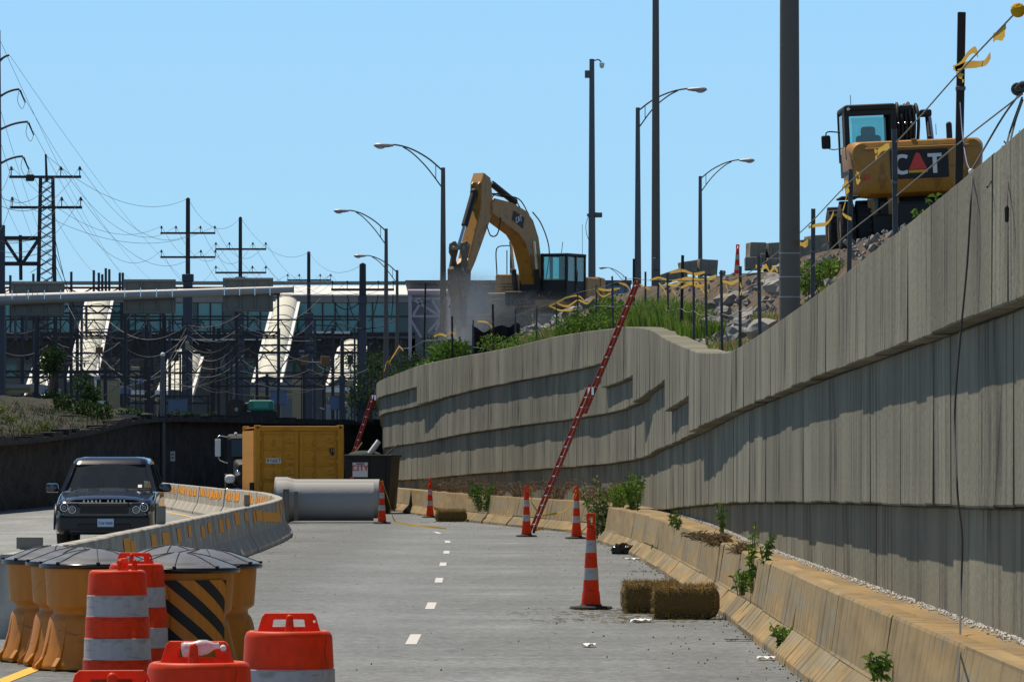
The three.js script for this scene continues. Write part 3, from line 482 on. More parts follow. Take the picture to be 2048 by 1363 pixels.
// ---------------------------------------------------------------- straw bales, bag, road litter
function bale(label, p, turn, w, h, d) {
  const t = thing('straw_bale', label, 'straw bale', p, turn, 'straw bales');
  const b = new RoundedBoxGeometry(w, h, d, 9, .11), q = b.attributes.position; for (let i = 0; i < q.count; i++) { const n = (hash(Math.round(q.getX(i) * 60), Math.round(q.getY(i) * 60 + q.getZ(i) * 97), 9) - .5) * .03; const X0 = q.getX(i), Y0 = q.getY(i), sg = 1 + .05 * Math.cos(Y0 / h * 3) - .03 * Math.cos(X0 / w * 9); q.setXYZ(i, X0 * (1 + n) * sg, Y0 * (1 + n) - .012 * (Y0 > 0 ? Math.sin(X0 * 14 + w * 9) : 0), q.getZ(i) * (1 + n) * sg); } b.computeVertexNormals();
  obj('bale_core', T(b, 0, h / 2, 0), M.straw, t);
  const gs = [], cols = [[.52, .34, .10], [.62, .44, .16], [.36, .22, .06], [.70, .54, .24]];
  for (let i = 0; i < 5200; i++) {
    const f = Math.floor(rnd() * 5), u = rr(-.5, .5), v = rr(-.5, .5); let o, n;
    if (f < 2) { o = V(u * w, h, v * d); n = V(0, 1, 0); } else if (f === 2 || f === 3) { o = V(u * w, (v + .5) * h, d / 2); n = V(0, 0, 1); } else { o = V(-w / 2, (v + .5) * h, u * d); n = V(-1, 0, 0); }
    o.x = clamp(o.x, -w / 2 + .02, w / 2 - .02); const dir = V(rr(-1, 1), rr(-1, 1), rr(-1, 1)).addScaledVector(n, f < 2 ? rr(-.2, .9) : rr(-.5, .15)).normalize().multiplyScalar(rr(.02, .085)), sd = V(rr(-1, 1), rr(-1, 1), rr(-1, 1)).cross(dir).normalize().multiplyScalar(.0032), c = cols[Math.floor(rnd() * 4)], k = rr(.7, 1.15);
    gs.push({ o, dir, sd, c: c.map(x => x * k * .68) });
  }
  const pos = [], col = []; for (const { o, dir, sd, c } of gs) { const a = o.clone().sub(sd), b2 = o.clone().add(sd), e = o.clone().add(dir); for (const v of [a, b2, e]) { pos.push(v.x, v.y, v.z); col.push(...c); } }
  const g = new THREE.BufferGeometry(); g.setAttribute('position', new THREE.Float32BufferAttribute(pos, 3)); g.setAttribute('color', new THREE.Float32BufferAttribute(col, 3)); g.computeVertexNormals();
  const s = obj('loose_straw', g, M.dry, t); s.userData.kind = 'stuff';
  for (const y of [-.18, .2]) obj('twine', [bx(.008, h + .01, d + .012, y * w * 1.4, h / 2, 0)], M.tapeOld, t); return t;
}
struct('straw', (() => { const gs = []; for (let i = 0; i < 700; i++) { const far = rnd() < .12, Z = far ? rr(149, 153) : rr(60.5, 66.5), x = far ? X(902, 152) + rr(-.8, .7) : X(1330, 63) + (rnd() + rnd() + rnd() - 1.7) * 1.1; gs.push(bx(rr(.03, .11), .004, .005, 0, 0, 0).rotateY(rnd() * 6.3).translate(x, .006 + rnd() * .006, -Z)); } return gs; })(), mat(L(.42, .30, .12), 1), 'stuff');
bale('straw bale at the back of the near pair, showing its squared end', V(X(1300, 64.6), .005, -64.6), .05, .62, .335, .5);
bale('straw bale in front of the near pair, against the tan barrier', V(X(1371, 62.3), .005, -62.3), -.06, .70, .345, .48);
bale('small dark straw bale far down the road beside a tall cone', V(X(902, 152), .005, -152), .1, .80, .30, .45);
{
  const g = new THREE.IcosahedronGeometry(.2, 5), q = g.attributes.position; for (let i = 0; i < q.count; i++) { const x = q.getX(i), y = q.getY(i), z = q.getZ(i), f = 1 + .35 * (fbm(x * 1.3 + 4, y * 1.3 + z * 1.1 + 4, 32, 32, 401, 4) - .5) + .12 * Math.sin(x * 40 + z * 25); q.setXYZ(i, x * f * 1.05, Math.max(-.0, (y + .1) * f * .62), z * f * .8); } g.computeVertexNormals();
  const t = thing('rubbish_bag', 'crumpled black rubbish bag lying at the foot of the tan barrier', 'bag', V(X(1246, gz(1108)), .006, -gz(1108))); obj('bag_body', toCreasedNormals(g, .6), M.bag, t); obj('bag_knot', T(new THREE.ConeGeometry(.035, .09, 9).rotateZ(1.2), -.2, .07, .04), M.bag, t);
}
for (const [px, py, w, d, c, n, l] of [[1283, 1243, .15, .5, 'white', 'paper_scrap', 'flat white paper scrap on the road in front of the bales'], [1268, 1119, .2, .3, 'white', 'paper_scrap', 'white paper scrap beside the black rubbish bag'], [1532, 1319, .12, .2, 'white', 'paper_scrap', 'crumpled white litter at the near barrier toe'], [1178, 1293, .09, .25, 'white', 'paper_scrap', 'small white scrap alone on the open road'], [1282, 1143, .25, .12, 'brownPanel', 'wood_scrap', 'short brown wood scrap on the road beyond the bales'], [1478, 1281, .22, .16, 'black', 'rubber_scrap', 'dark rubber strip sticking out from the barrier joint'], [566, 1075, .12, .35, 'white', 'paper_scrap', 'white scrap at the median barrier bend']]) {
  const Z = gz(py), g = grid(5, 5, (u, v) => V((u - .5) * w * 1.3, .008 + .035 * Math.abs(Math.sin(u * (3 + py % 4) + v * (2 + px % 5) + px)) * (n === 'paper_scrap' ? .8 : .4), (v - .5) * d * (1 - .4 * u * (px % 2)) + .05 * Math.sin(u * 9 + px))).rotateY(rr(-.4, .4)).translate(X(px, Z), 0, -Z); tag(obj(n, g, M[c]), l, 'litter');
}
struct('gravel', (() => { const gs = []; for (let i = 0; i < 800; i++) { const Z = rr(44, 175), b = Z < 118 ? nearBar(Z) : farBar(Z), e = Math.pow(rnd(), 2.2); const x = rnd() < .82 ? b - .02 - e * e * 1.5 : rnd() < .5 && Z > 56 ? medX(Z) + .32 + e : rr(medX(Math.max(56, Z)) + .4, b - .1), r = rr(.004, .013); gs.push(T(new THREE.OctahedronGeometry(r).rotateY(rnd() * 6), x, r * .6, -Z)); } return gs; })(), M.rock[2], 'stuff');

// ---------------------------------------------------------------- red ladders
function ladder(label, foot, head, side, len2, w = .42) { // foot, head: rail middle line; side: unit vector along the rungs
  const t = thing('extension_ladder', label, 'ladder', [0, 0, 0]), d = head.clone().sub(foot), Lg = d.length(), u = d.clone().normalize(), nrm = u.clone().cross(side).normalize();
  const sec = (a, b, off, ww, nm) => { const A = foot.clone().addScaledVector(u, a).addScaledVector(nrm, off), B = foot.clone().addScaledVector(u, b).addScaledVector(nrm, off);
    for (const s of [-1, 1]) { const p = A.clone().addScaledVector(side, s * ww / 2), q = B.clone().addScaledVector(side, s * ww / 2), D = q.clone().sub(p), g = new THREE.BoxGeometry(.028, D.length(), .085); const m = new THREE.Matrix4().makeBasis(side, u, side.clone().cross(u)); g.applyMatrix4(m); T(g, (p.x + q.x) / 2, (p.y + q.y) / 2, (p.z + q.z) / 2); obj(nm, g, M.ladder, t); }
    for (let k = a + .2; k < b - .1; k += .305) { const c = foot.clone().addScaledVector(u, k).addScaledVector(nrm, off); obj('rung', bar(c.clone().addScaledVector(side, -ww / 2 - .022), c.clone().addScaledVector(side, ww / 2 + .022), .018, 8), M.galv, t); } };
  sec(0, len2 * 1.04, 0, w, 'fly_rail'); sec(len2 * .93 - Lg * .05, Lg, .09, w - .07, 'upper_rail');
  for (const s of [-1, 1]) { obj('foot_pad', bx(.06, .05, .16, foot.x + side.x * s * w / 2, .03, foot.z + side.z * s * w / 2), M.rubber, t); const c = foot.clone().addScaledVector(u, len2).addScaledVector(side, s * w / 2).addScaledVector(nrm, .04); obj('bracket', rb(.06, .2, .16, .01, c.x, c.y, c.z), M.chrome, t); }
}
{
  const Zf = 130, foot = V(X(1064, Zf), .05, -Zf), Zh = 125.2; const head = V(X(1268, Zh), Y(560, Zh), -Zh);
  ladder('tall red extension ladder leaning from the road up over the wall', foot, head, V(.2, 0, 1).normalize(), foot.distanceTo(head) * .57);
  const Zg = 214; ladder('red ladder leaning up beside the far end of the wall, above the dumpster', at(708, 905, Zg), at(754, 770, Zg), V(.25, 0, 1).normalize(), 2.2);
}

// ---------------------------------------------------------------- dark blue car, front towards the camera
{
  const Zs = 107, t = thing('car', 'dark blue four-wheel-drive car facing the camera in the far lane', 'car', V(X(208, Zs), .004, -Zs), .012);
  const ring = (z, y0, y1, a, b, r) => rrect(a, b, y0, y1, r, 5).map(([x, y]) => V(x, y, z));
  // lower body, nose to tail
  obj('body', loft([ring(0, .46, .80, .74, .76, .10), ring(-.06, .36, .88, .84, .84, .13), ring(-.16, .30, .925, .91, .89, .13), ring(-.4, .28, .955, .95, .92, .11), ring(-.9, .28, 1.02, .96, .93, .10), ring(-1.35, .28, 1.09, .96, .92, .10), ring(-2, .28, 1.12, .96, .92, .1), ring(-4.3, .28, 1.14, .96, .91, .1), ring(-4.68, .4, 1.08, .88, .86, .1)], .5), M.car, t);
  obj('bonnet', grid(24, 14, (u, v) => { const x = (u - .5) * 1.62, z = -.12 - 1.22 * v, c = 1 - Math.pow(Math.abs(u - .5) * 2, 3.2); return V(x, lerp(.905, 1.10, Math.pow(v, .75)) + .05 * c - .04 * (1 - c) + (Math.abs(Math.abs(u - .5) - .36) < .03 ? .008 : 0), z); }), M.car, t);
  const gh = (y, x, zf, zr, r) => { const o = []; const cx = x - r, c = [[cx, zf - r, 0], [-cx, zf - r, 90], [-cx, zr + r, 180], [cx, zr + r, 270]]; for (const [a, b, d] of c) for (let k = 0; k <= 4; k++) { const q = (d + 90 * k / 4) * Math.PI / 180; o.push(V(a + r * Math.cos(q), y, b + r * Math.sin(q))); } return o.reverse(); };
  obj('roof', loft([gh(1.60, .725, -2.03, -4.40, .16), gh(1.66, .71, -2.10, -4.38, .16), gh(1.715, .66, -2.22, -4.3, .16), gh(1.745, .52, -2.4, -4.1, .16)], .6), M.car, t);
  for (const s of [-1, 1]) { obj('pillar', loft([[-1, 1], [1, 1], [1, -1], [-1, -1]].map(q => q) && [0, 1].map(k => { const c = k ? V(s * .705, 1.62, -2.05) : V(s * .87, 1.09, -1.28); return [V(c.x - .035, c.y, c.z + .04), V(c.x + .035, c.y, c.z + .02), V(c.x + .035, c.y, c.z - .06), V(c.x - .035, c.y, c.z - .05)]; }), .3), M.car, t);
    obj('side_glass', grid(6, 2, (u, v) => V(s * lerp(.895, .735, v), lerp(1.10, 1.60, v), lerp(lerp(-1.5, -2.15, v), -4.3, u))), M.glassDark, t);
    for (const z of [-2.75, -3.75]) obj('door_pillar', beam(V(s * .90, 1.1, z), V(s * .742, 1.6, z - .02), .03, .09), M.carTrim, t); }
  obj('cabin', loft([gh(1.06, .84, -1.5, -4.35, .1), gh(1.15, .80, -1.7, -4.3, .1)], .5), M.carTrim, t);
  const ws = obj('windscreen', grid(16, 10, (u, v) => { const k = (u - .5) * 2; return V(k * lerp(.835, .675, v), lerp(1.10, 1.615, v), lerp(-1.29, -2.04, v) - .10 * k * k); }), phys(L(.30, .36, .38), .03, { transmission: .93, thickness: 0 }), t);
  obj('rear_mirror', rb(.22, .07, .03, .02, .02, 1.53, -2.0), M.machine, ws);
  obj('sticker', [bx(.075, .09, .004, .60, 1.19, -1.36, -.97)], M.white, ws);
  for (const s of [-1, 1]) { const seat = obj('seat', [rb(.48, .6, .16, .07, s * .37, 1.1, -2.6), rb(.24, .17, .1, .05, s * .37, 1.47, -2.62)], M.machine, t); }
  obj('dashboard', [rb(1.5, .12, .5, .05, 0, 1.06, -1.75)], M.stationGrey, t);
  obj('steering_wheel', new THREE.TorusGeometry(.18, .016, 8, 24).rotateX(-.4).translate(.37, 1.14, -2.0), M.machine, t);
  for (const s of [-1, 1]) obj('wiper', tube([V(s * .05 + .15, 1.105, -1.22), V(s * .3 + .2, 1.125, -1.25), V(s * .34 + .44, 1.12, -1.3)], .011, 10, 5), M.machine, t);
  // nose: grille, lamps, bumper, plate, lettering
  const gr = obj('grille', rb(.92, .20, .05, .03, 0, .785, .005), M.carTrim, t);
  for (let k = 0; k < 4; k++) obj('grille_bar', rb(.86, .012, .02, .005, 0, .72 + k * .042, .03), M.machine, gr);
  obj('chrome_strip', rb(1.56, .014, .03, .006, 0, .672, -.02), M.chrome, t);
  for (const s of [-1, 1]) {
    const hl = obj('headlight', rb(.40, .19, .08, .05, s * .67, .785, -.04), M.blackGloss, t);
    for (const [x, y, r] of [[.60, .755, .062], [.75, .80, .072]]) { obj('lamp_ring', new THREE.TorusGeometry(r, .010, 8, 28).translate(s * x, y, .005), M.chrome, hl); obj('lamp_lens', T(new THREE.SphereGeometry(r * .72, 18, 10).scale(1, 1, .4), s * x, y, -.004), M.glassDark, hl); obj('lamp_reflector', T(new THREE.TorusGeometry(r * .4, .012, 6, 20), s * x, y, .02), M.galv, hl); }
    obj('indicator', rb(.05, .05, .03, .012, s * .85, .70, -.02), M.galv, hl);
    obj('fog_lamp', [new THREE.TorusGeometry(.045, .008, 6, 18).translate(s * .68, .50, .0), T(new THREE.SphereGeometry(.04, 12, 8).scale(1, 1, .4), s * .68, .5, -.005)], M.galvDark, t);
    const mi = obj('wing_mirror', loft([.0, .03, .12, .15].map((z, k) => rrect([.09, .12, .115, .08][k], [.085, .115, .11, .07][k], [-.06, -.085, -.08, -.05][k], [.06, .085, .08, .05][k], .04, 4).map(([x, y]) => V(s * 1.075 + x, 1.155 + y, -1.52 + z))), .6), M.car, t);
    obj('mirror_arm', beam(V(s * .9, 1.1, -1.5), V(s * 1.02, 1.12, -1.5), .05, .05), M.carTrim, mi);
  }
  obj('bumper', [rb(1.72, .30, .2, .07, 0, .50, -.07), rb(1.3, .10, .1, .03, 0, .36, -.02)], M.carTrim, t);
  obj('lower_intake', rb(1.0, .12, .04, .03, 0, .43, .03), M.black, t);
  const pl = obj('number_plate', rb(.31, .155, .012, .008, .03, .51, .045), mat(L(.42, .55, .72), .5), t); obj('plate_text', text('714 YWD', .047, .003, .03, .50, .0515), mat(L(.02, .04, .16), .6), pl);
  const let1 = []; 'RANGE ROVER'.split('').forEach((c, i) => { if (c !== ' ') let1.push(text(c, .040, .006, -.38 + i * .076, .915, -.02).rotateX(-.0)); }); obj('bonnet_lettering', let1, M.chrome, t);
  for (const [x, z] of [[-.82, -.92], [.82, -.92], [-.82, -3.75], [.82, -3.75]]) { const s = Math.sign(x), w = obj('wheel', new THREE.TorusGeometry(.28, .095, 12, 32).scale(1, 1, 1.25).rotateY(Math.PI / 2).translate(x, .375, z), M.rubber, t); obj('rim', [cyl(.23, .23, .16, 24).translate(0, -.08, 0).rotateZ(Math.PI / 2).translate(x, .375, z)], M.galv, w); for (let k = 0; k < 5; k++) obj('spoke', bx(.02, .42, .05, 0, 0, 0, k * .628, 0, 0).translate(x + s * .085, .375, z), M.galv, w); }
  for (const s of [-1, 1]) obj('wheel_arch', tube(Array.from({ length: 9 }, (_, i) => { const a = Math.PI * i / 8; return V(s * .955, .38 + .46 * Math.sin(a), -.92 + .46 * Math.cos(a)); }), .03, 20, 6), M.carTrim, t);
  for (const s of []) obj('roof_rail', tube([V(s * .60, 1.70, -2.3), V(s * .61, 1.76, -2.5), V(s * .61, 1.76, -3.9), V(s * .6, 1.71, -4.1)], .016, 16, 6), M.carTrim, t);
}

// ---------------------------------------------------------------- tracked excavator with hydraulic breaker
{
  const Z0 = 205, px0 = 1078, gy = 5.88, th = -.471, t = thing('tracked_excavator', 'yellow tracked excavator with raised boom and hydraulic breaker, working behind the wall', 'excavator', V(X(px0, Z0), gy, -Z0), 0);
  // local axes: +z is forward (towards boom), +x is the operator's left; th turns forward to the left of the view
  t.rotation.y = th;
  const Q = (r, h, l = 0) => V(l, h, r), side = (pts, w, l = 0, bev = .03) => prism(pts.map(([r, h]) => [-r, h]), w, bev).rotateY(Math.PI / 2).scale(1, 1, 1).translate(l, 0, 0); // outline in forward, up
  for (const s of [-1, 1]) { // undercarriage
    const tr = obj('track', side([[-2.1, .45], [-1.75, .06], [1.75, .06], [2.1, .45], [1.8, .9], [-1.8, .9]], .6, s * 1.3, .06), M.track, t);
    for (let k = 0; k < 26; k++) obj('track_shoe', rb(.64, .05, .12, .012, s * 1.3, k < 13 ? .92 : .035, -1.75 + (k % 13) * .29), M.track, tr);
    for (let k = 0; k < 6; k++) obj('track_shoe', rb(.64, .12, .05, .012, s * 1.3, .16 + k * .14, 1.9 + .2 * Math.sin((k + .5) / 6 * 3.14)), M.track, tr);
  }
  obj('car_body', [bx(2.0, .5, 2.2, 0, .75, 0), cyl(.75, .75, .3, 28, 0, .95, 0)], M.dustGrey, t);
  obj('deck', rb(2.9, .28, 3.6, .06, 0, 1.32, -.8), M.catDusty, t); obj('center_block', [rb(.9, .9, 1.4, .05, .1, 1.75, .2), rb(1.1, .5, .3, .04, .0, 1.5, 1.5)], M.machine, t);
  obj('front_step', [rb(1.15, .95, .7, .06, -.97, 1.25, .75), rb(.7, .3, .06, .02, -.97, 1.35, 1.12)], M.dustLight, t);
  obj('tool_box', [rb(1.1, .95, 1.5, .06, -.95, 1.93, -.2)], M.catDusty, t); for (let k = 0; k < 3; k++) obj('vent', rb(.6, .03, .02, .006, -.95, 1.85 + k * .1, .56), M.machine, t);
  obj('engine_cover', rb(2.8, .85, 1.3, .12, 0, 1.9, -1.7), M.catY, t); obj('counterweight', loft([-2.2, -2.6, -2.85, -2.95].map((z, k) => rrect([1.42, 1.4, 1.15, .8][k], [1.42, 1.4, 1.15, .8][k], 1.2, [2.35, 2.33, 2.28, 2.2][k], .12, 4).map(([x, y]) => V(x, y, z))).reverse(), .6), M.catY, t);
  obj('handrail', [tube([Q(.5, 2.4, -1.45), Q(.5, 3.3, -1.47), Q(.5, 3.4, -1.4), Q(.45, 3.4, -.7), Q(.4, 3.3, -.6), Q(.4, 2.4, -.6)], .022, 30, 6), tube([Q(.8, 2.4, -.75), Q(.8, 3.1, -.75), Q(-.6, 3.1, -1.45), Q(-.7, 2.4, -1.45)], .02, 30, 6), bar(Q(-.2, 2.4, -1.4), Q(-.2, 3.3, -1.4), .02)], M.machine, t);
  // cab
  const cab = obj('cab', [rb(1.06, .12, 1.62, .04, 1.05, 3.06, .12), bx(1.0, .72, 1.55, 1.05, 1.75, .12), ...[[-.48, .85], [.48, .85], [-.48, .15], [.48, .15], [-.48, -.6], [.48, -.6]].map(([x, z]) => bx(.09, 1.3, .09, 1.05 + x, 2.4, z)), bx(1.0, .09, .08, 1.05, 2.12, .86), bx(.98, 1.0, .05, 1.05, 2.5, -.62)], M.machine, t);
  obj('cab_window', [bx(.86, .9, .02, 1.05, 2.57, .88)], M.glassClear, cab); for (const s of [-1, 1]) for (const [z, w] of [[.5, .58], [-.22, .6]]) obj('cab_window', bx(.02, .86, w, 1.05 + s * .49, 2.56, z), M.glassClear, cab);
  obj('operator_seat', [rb(.46, .7, .14, .06, 1.05, 2.25, -.2), rb(.26, .2, .1, .05, 1.05, 2.7, -.22), rb(.46, .12, .46, .05, 1.05, 1.95, .05)], M.machine, cab);
  obj('antenna', [bar(Q(.2, 3.1, 1.0), Q(.18, 3.55, 1.05), .012), bar(Q(-.5, 3.1, 1.5), Q(-.5, 4.2, 1.5), .008)], M.wire, t); obj('door_handle', tube([Q(.1, 2.0, 1.58), Q(.1, 2.5, 1.6)], .015, 6, 6), M.machine, cab);
  // boom in the machine's forward plane, stick and breaker
  obj('boom', side([[.05, 1.5], [.25, 2.6], [.55, 3.7], [.98, 4.3], [1.5, 4.62], [2.6, 4.88], [3.95, 4.98], [4.25, 4.82], [4.2, 4.42], [3.2, 4.08], [2.1, 3.75], [1.6, 3.4], [1.2, 2.7], [.85, 1.9], [.72, 1.5]], .56, 0, .04), M.catY, t);
  for (const s of [-1, 1]) { const dc = obj('boom_decal', side([[1.75, 4.38], [2.55, 4.6], [2.7, 4.28], [1.85, 3.98]], .012, s * .289, 0), M.black, t); obj('decal_text', text('CAT', .2, .006, 0, 0, 0).rotateZ(.26).rotateY(s * Math.PI / 2).scale(1, 1, 1).translate(s * .297, 4.31, 2.2), M.white, dc); }
  const stick = obj('stick', side([[4.25, 5.7], [4.72, 5.85], [4.95, 5.5], [5.0, 4.6], [5.9, 2.8], [6.35, 2.35], [6.3, 2.1], [5.95, 2.1], [5.4, 2.7], [4.15, 4.35], [4.0, 4.7]], .46, 0, .04), M.catY, t);
  for (const l of [-.13, .13]) obj('stick_rib', side([[4.9, 5.55], [5.04, 5.45], [5.05, 4.75], [4.95, 4.7]], .05, l, .01), M.catY, stick);
  const cy = (a, b, r, f, l, nm) => { const A = Q(...a, l), B = Q(...b, l), m = A.clone().lerp(B, f); const o = obj(nm, [bar(A, m, r, 14), T(new THREE.SphereGeometry(r * 1.2, 10, 8), A.x, A.y, A.z)], M.machine, t); obj('piston_rod', bar(m, B, r * .55, 12), M.chrome, o); };
  cy([2.0, 4.95], [4.35, 5.72], .12, .72, 0, 'stick_cylinder'); cy([5.1, 5.15], [6.3, 3.15], .12, .6, 0, 'breaker_cylinder');
  for (const l of [-.46, .46]) cy([.9, 1.55], [1.35, 3.55], .10, .5, l, 'boom_cylinder');
  for (const l of [-.2, .0, .2]) obj('hydraulic_hose', tube([Q(1.2, 4.5, l), Q(1.9, 5.0, l), Q(2.9, 5.12, l * .9), Q(3.8, 5.15, l), Q(4.2, 4.95, l)], .022, 24, 6), M.machine, t);
  for (const l of [-.28, .3]) obj('hydraulic_hose', tube([Q(3.6, 4.3, l), Q(3.9, 3.7, l), Q(4.4, 3.65, l), Q(4.7, 4.0, l)], .024, 20, 6), M.machine, t);
  obj('hydraulic_hose', tube([Q(.1, 2.2, .33), Q(-.1, 3.3, .36), Q(.5, 4.2, .34), Q(1.1, 4.6, .3)], .024, 20, 6), M.machine, t);
  for (const l of [-.26, .26]) obj('link_plate', side([[5.85, 3.25], [6.15, 3.4], [6.5, 3.3], [6.55, 3.0], [6.4, 2.85], [6.6, 2.3], [6.3, 2.05], [5.9, 2.3], [6.1, 2.75]], .07, l * .85, .01), M.dustGrey, t); for (const [r, h] of [[6.05, 3.25], [6.42, 3.15], [6.1, 2.45], [6.48, 2.4]]) obj('link_pin', cyl(.075, .075, .56, 12).translate(0, -.28, 0).rotateZ(1.571).translate(0, h, r), M.track, t);
  const br = obj('breaker', [side([[5.75, 2.3], [5.95, 2.5], [6.1, 2.28], [6.35, 2.25], [6.55, 2.5], [6.7, 2.4], [6.68, 1.75], [6.6, 1.4], [5.95, 1.4], [5.8, 1.8]], .48, 0, .05), side([[5.98, 1.4], [6.55, 1.4], [6.5, .35], [6.05, .35]], .42, 0, .05)], M.dustGrey, t);
  for (const s of [-1, 1]) for (const [r, h] of [[6.0, 1.95], [6.4, 1.95], [6.1, 1.1], [6.45, 1.1]]) obj('bolt', cyl(.06, .06, .05, 8).rotateZ(Math.PI / 2).translate(s * (h > 1.5 ? .24 : .21), h, r), M.machine, br);
  obj('breaker_chisel', bar(Q(6.27, .5), Q(6.28, -.6), .09, 12, .06), M.machine, br);
}
// dust thrown up by the breaker: a cloud of fine specks
{
  const c0 = at(928, 655, 199), n = 260000, im = new THREE.InstancedMesh(new THREE.TetrahedronGeometry(1), mat(L(.78, .76, .73), 1), n), m4 = new THREE.Matrix4(), q = new THREE.Quaternion(), e = new THREE.Euler();
  const gs = () => (rnd() + rnd() + rnd() + rnd() - 2) * .87;
  for (let i = 0; i < n; i++) { const h = Math.pow(rnd(), 1.5) * 2.4, r = .6 + h * .3, s = rr(.0025, .0052), wide = rnd() < .4; e.set(rnd() * 6, rnd() * 6, rnd() * 6); m4.compose(V(c0.x + gs() * r + h * .12 + (wide ? rr(-.8, 2.6) : 0), c0.y - .55 + h * (wide ? .7 : 1) + gs() * .25, c0.z + gs() * 1.4), q.setFromEuler(e), V(s, s, s)); im.setMatrixAt(i, m4); }
  im.name = 'dust_cloud'; im.castShadow = im.receiveShadow = true; scene.add(im); tag(im, 'thin pale dust cloud rising around the breaker', 'dust', null, 'stuff');
}

// ---------------------------------------------------------------- wheeled excavator seen from behind
{
  const Z0 = 103, gy = 5.5, t = thing('wheeled_excavator', 'yellow wheeled excavator seen from behind on the embankment, with black cab', 'excavator', V(X(1845, Z0), gy, -Z0), .03);
  t.rotation.z = .045; // stands on a side slope
  const ring = (z, a, b, y0, y1, r) => rrect(a, b, y0, y1, r, 6).map(([x, y]) => V(x, y, z));
  // local +z is the tail, towards the camera
  obj('counterweight', loft([ring(-1.6, 1.2, 1.24, 1.05, 2.02, .1), ring(-.55, 1.2, 1.24, 1.02, 2.02, .12), ring(-.2, 1.12, 1.22, .98, 2.01, .16), ring(-.02, 1.02, 1.18, 1.06, 1.98, .2), ring(.03, .92, 1.10, 1.15, 1.90, .2)], .55).translate(0, 0, 0), M.catY, t);
  obj('rear_lip', rb(1.9, .05, .05, .02, 0, 1.86, .03), M.catY, t);
  const dec = obj('logo_panel', rb(1.06, .52, .02, .03, .02, 1.56, .045), M.black, t);
  obj('logo_text', [text('C', .36, .012, -.32, 1.56, .058), text('T', .36, .012, .30, 1.56, .058)], M.white, dec);
  const tri = obj('warning_triangle', prism([[-.17, -.14], [.17, -.14], [.03, .16], [-.03, .16]], .012, .003).translate(-.01, 1.6, .064), M.red, t); obj('triangle_border', bx(.34, .05, .012, -.01, 1.425, .062), M.paintYellow, tri);
  for (const s of [-1, 1]) { const l = obj('tail_light', cyl(.045, .045, .02, 16).rotateX(Math.PI / 2).translate(s * .94, 1.36, .02), M.red, t); }
  obj('hood', [rb(1.2, .2, 1.5, .06, .55, 1.9, -1.0)], M.catY, t);
  obj('latch', rb(.1, .06, .06, .01, -.05, 1.99, -.05), M.catY, t);
  // cab
  const cab = obj('cab', [rb(.94, .12, 1.5, .05, -.77, 2.66, -1.35), ...[[-.43, -.68], [.43, -.68], [-.43, -2.05], [.43, -2.05]].map(([x, z]) => rb(.09, .95, .09, .02, -.77 + x, 2.2, z)), rb(.9, .1, .08, .02, -.77, 2.56, -.66), bx(.9, .5, 1.45, -.77, 1.7, -1.36), bx(.07, .95, .09, -.36, 2.2, -.66)], M.machine, t);
  obj('rear_window', rb(.62, .46, .02, .05, -.80, 2.24, -.655), M.glassClear, cab); obj('front_window', rb(.78, .8, .02, .02, -.77, 2.2, -2.08), M.glassClear, cab); obj('cab_door', [bx(.05, .95, .62, -1.20, 2.18, -.98)], M.machine, cab); obj('side_window', bx(.015, .7, .7, -1.22, 2.22, -1.65), M.glassDark, cab);
  obj('operator_seat', [rb(.27, .22, .12, .06, -.78, 2.22, -1.05), rb(.46, .5, .14, .06, -.78, 1.92, -1.05), bx(.10, .06, .06, -.78, 2.12, -1.05)], M.machine, cab);
  obj('roof_lamp', [T(new THREE.SphereGeometry(.04, 10, 8), -1.16, 2.64, -.62)], M.chrome, cab);
  const mir = obj('mirror', rb(.17, .25, .07, .05, -1.52, 2.1, -1.5), M.machine, t); obj('mirror_bracket', tube([V(-1.52, 2.2, -1.5), V(-1.5, 2.28, -1.5), V(-1.25, 2.27, -1.5)], .014, 10, 6), M.machine, mir); obj('mirror_bracket', tube([V(-1.52, 2.0, -1.5), V(-1.4, 1.96, -1.5), V(-1.2, 1.98, -1.5)], .01, 10, 6), M.machine, mir);
  obj('antenna', [bar(V(-1.06, 2.7, -1.2), V(-1.06, 2.93, -1.2), .006), bar(V(.42, 2.1, -.6), V(.42, 2.3, -.6), .006)], M.wire, t);
  obj('exhaust', [cyl(.055, .055, .3, 14, .66, 1.98, -.6), T(new THREE.SphereGeometry(.055, 12, 8), .66, 2.28, -.6)], M.machine, t); obj('beacon', [rb(.08, .07, .08, .02, .30, 2.06, -.6)], M.machine, t);
  // boom and stick folded away in front, seen end on, with its hoses
  obj('boom', [rb(.34, 1.1, .5, .06, .0, 2.1, -2.2), rb(.28, .4, 1.6, .05, .0, 2.55, -2.6)], M.machine, t); obj('boom_cylinder', [bar(V(.44, 1.9, -1.8), V(.46, 2.62, -2.3), .055, 12), rb(.22, .14, .2, .04, .42, 2.6, -2.3)], M.machine, t); obj('boom_cylinder', bar(V(-.2, 1.9, -1.8), V(-.18, 2.55, -2.3), .05, 12), M.machine, t); obj('piston_rod', bar(V(.475, 2.0, -1.78), V(.475, 2.5, -2.1), .035, 10), M.chrome, t);
  for (let k = 0; k < 8; k++) obj('hydraulic_hose', tube([V(-.30 + k * .07, 2.0, -1.75), V(-.30 + k * .075, 2.45, -1.72), V(-.28 + k * .07, 2.72 + (k % 3) * .03, -1.95), V(-.28 + k * .07, 2.55, -2.35)], .031, 18, 8), M.machine, t);
  for (let k = 0; k < 7; k++) obj('fitting', T(new THREE.SphereGeometry(.024, 8, 6), -.15 + (k % 4) * .12, 2.07 + Math.floor(k / 4) * .33, -1.68), M.chrome, t);
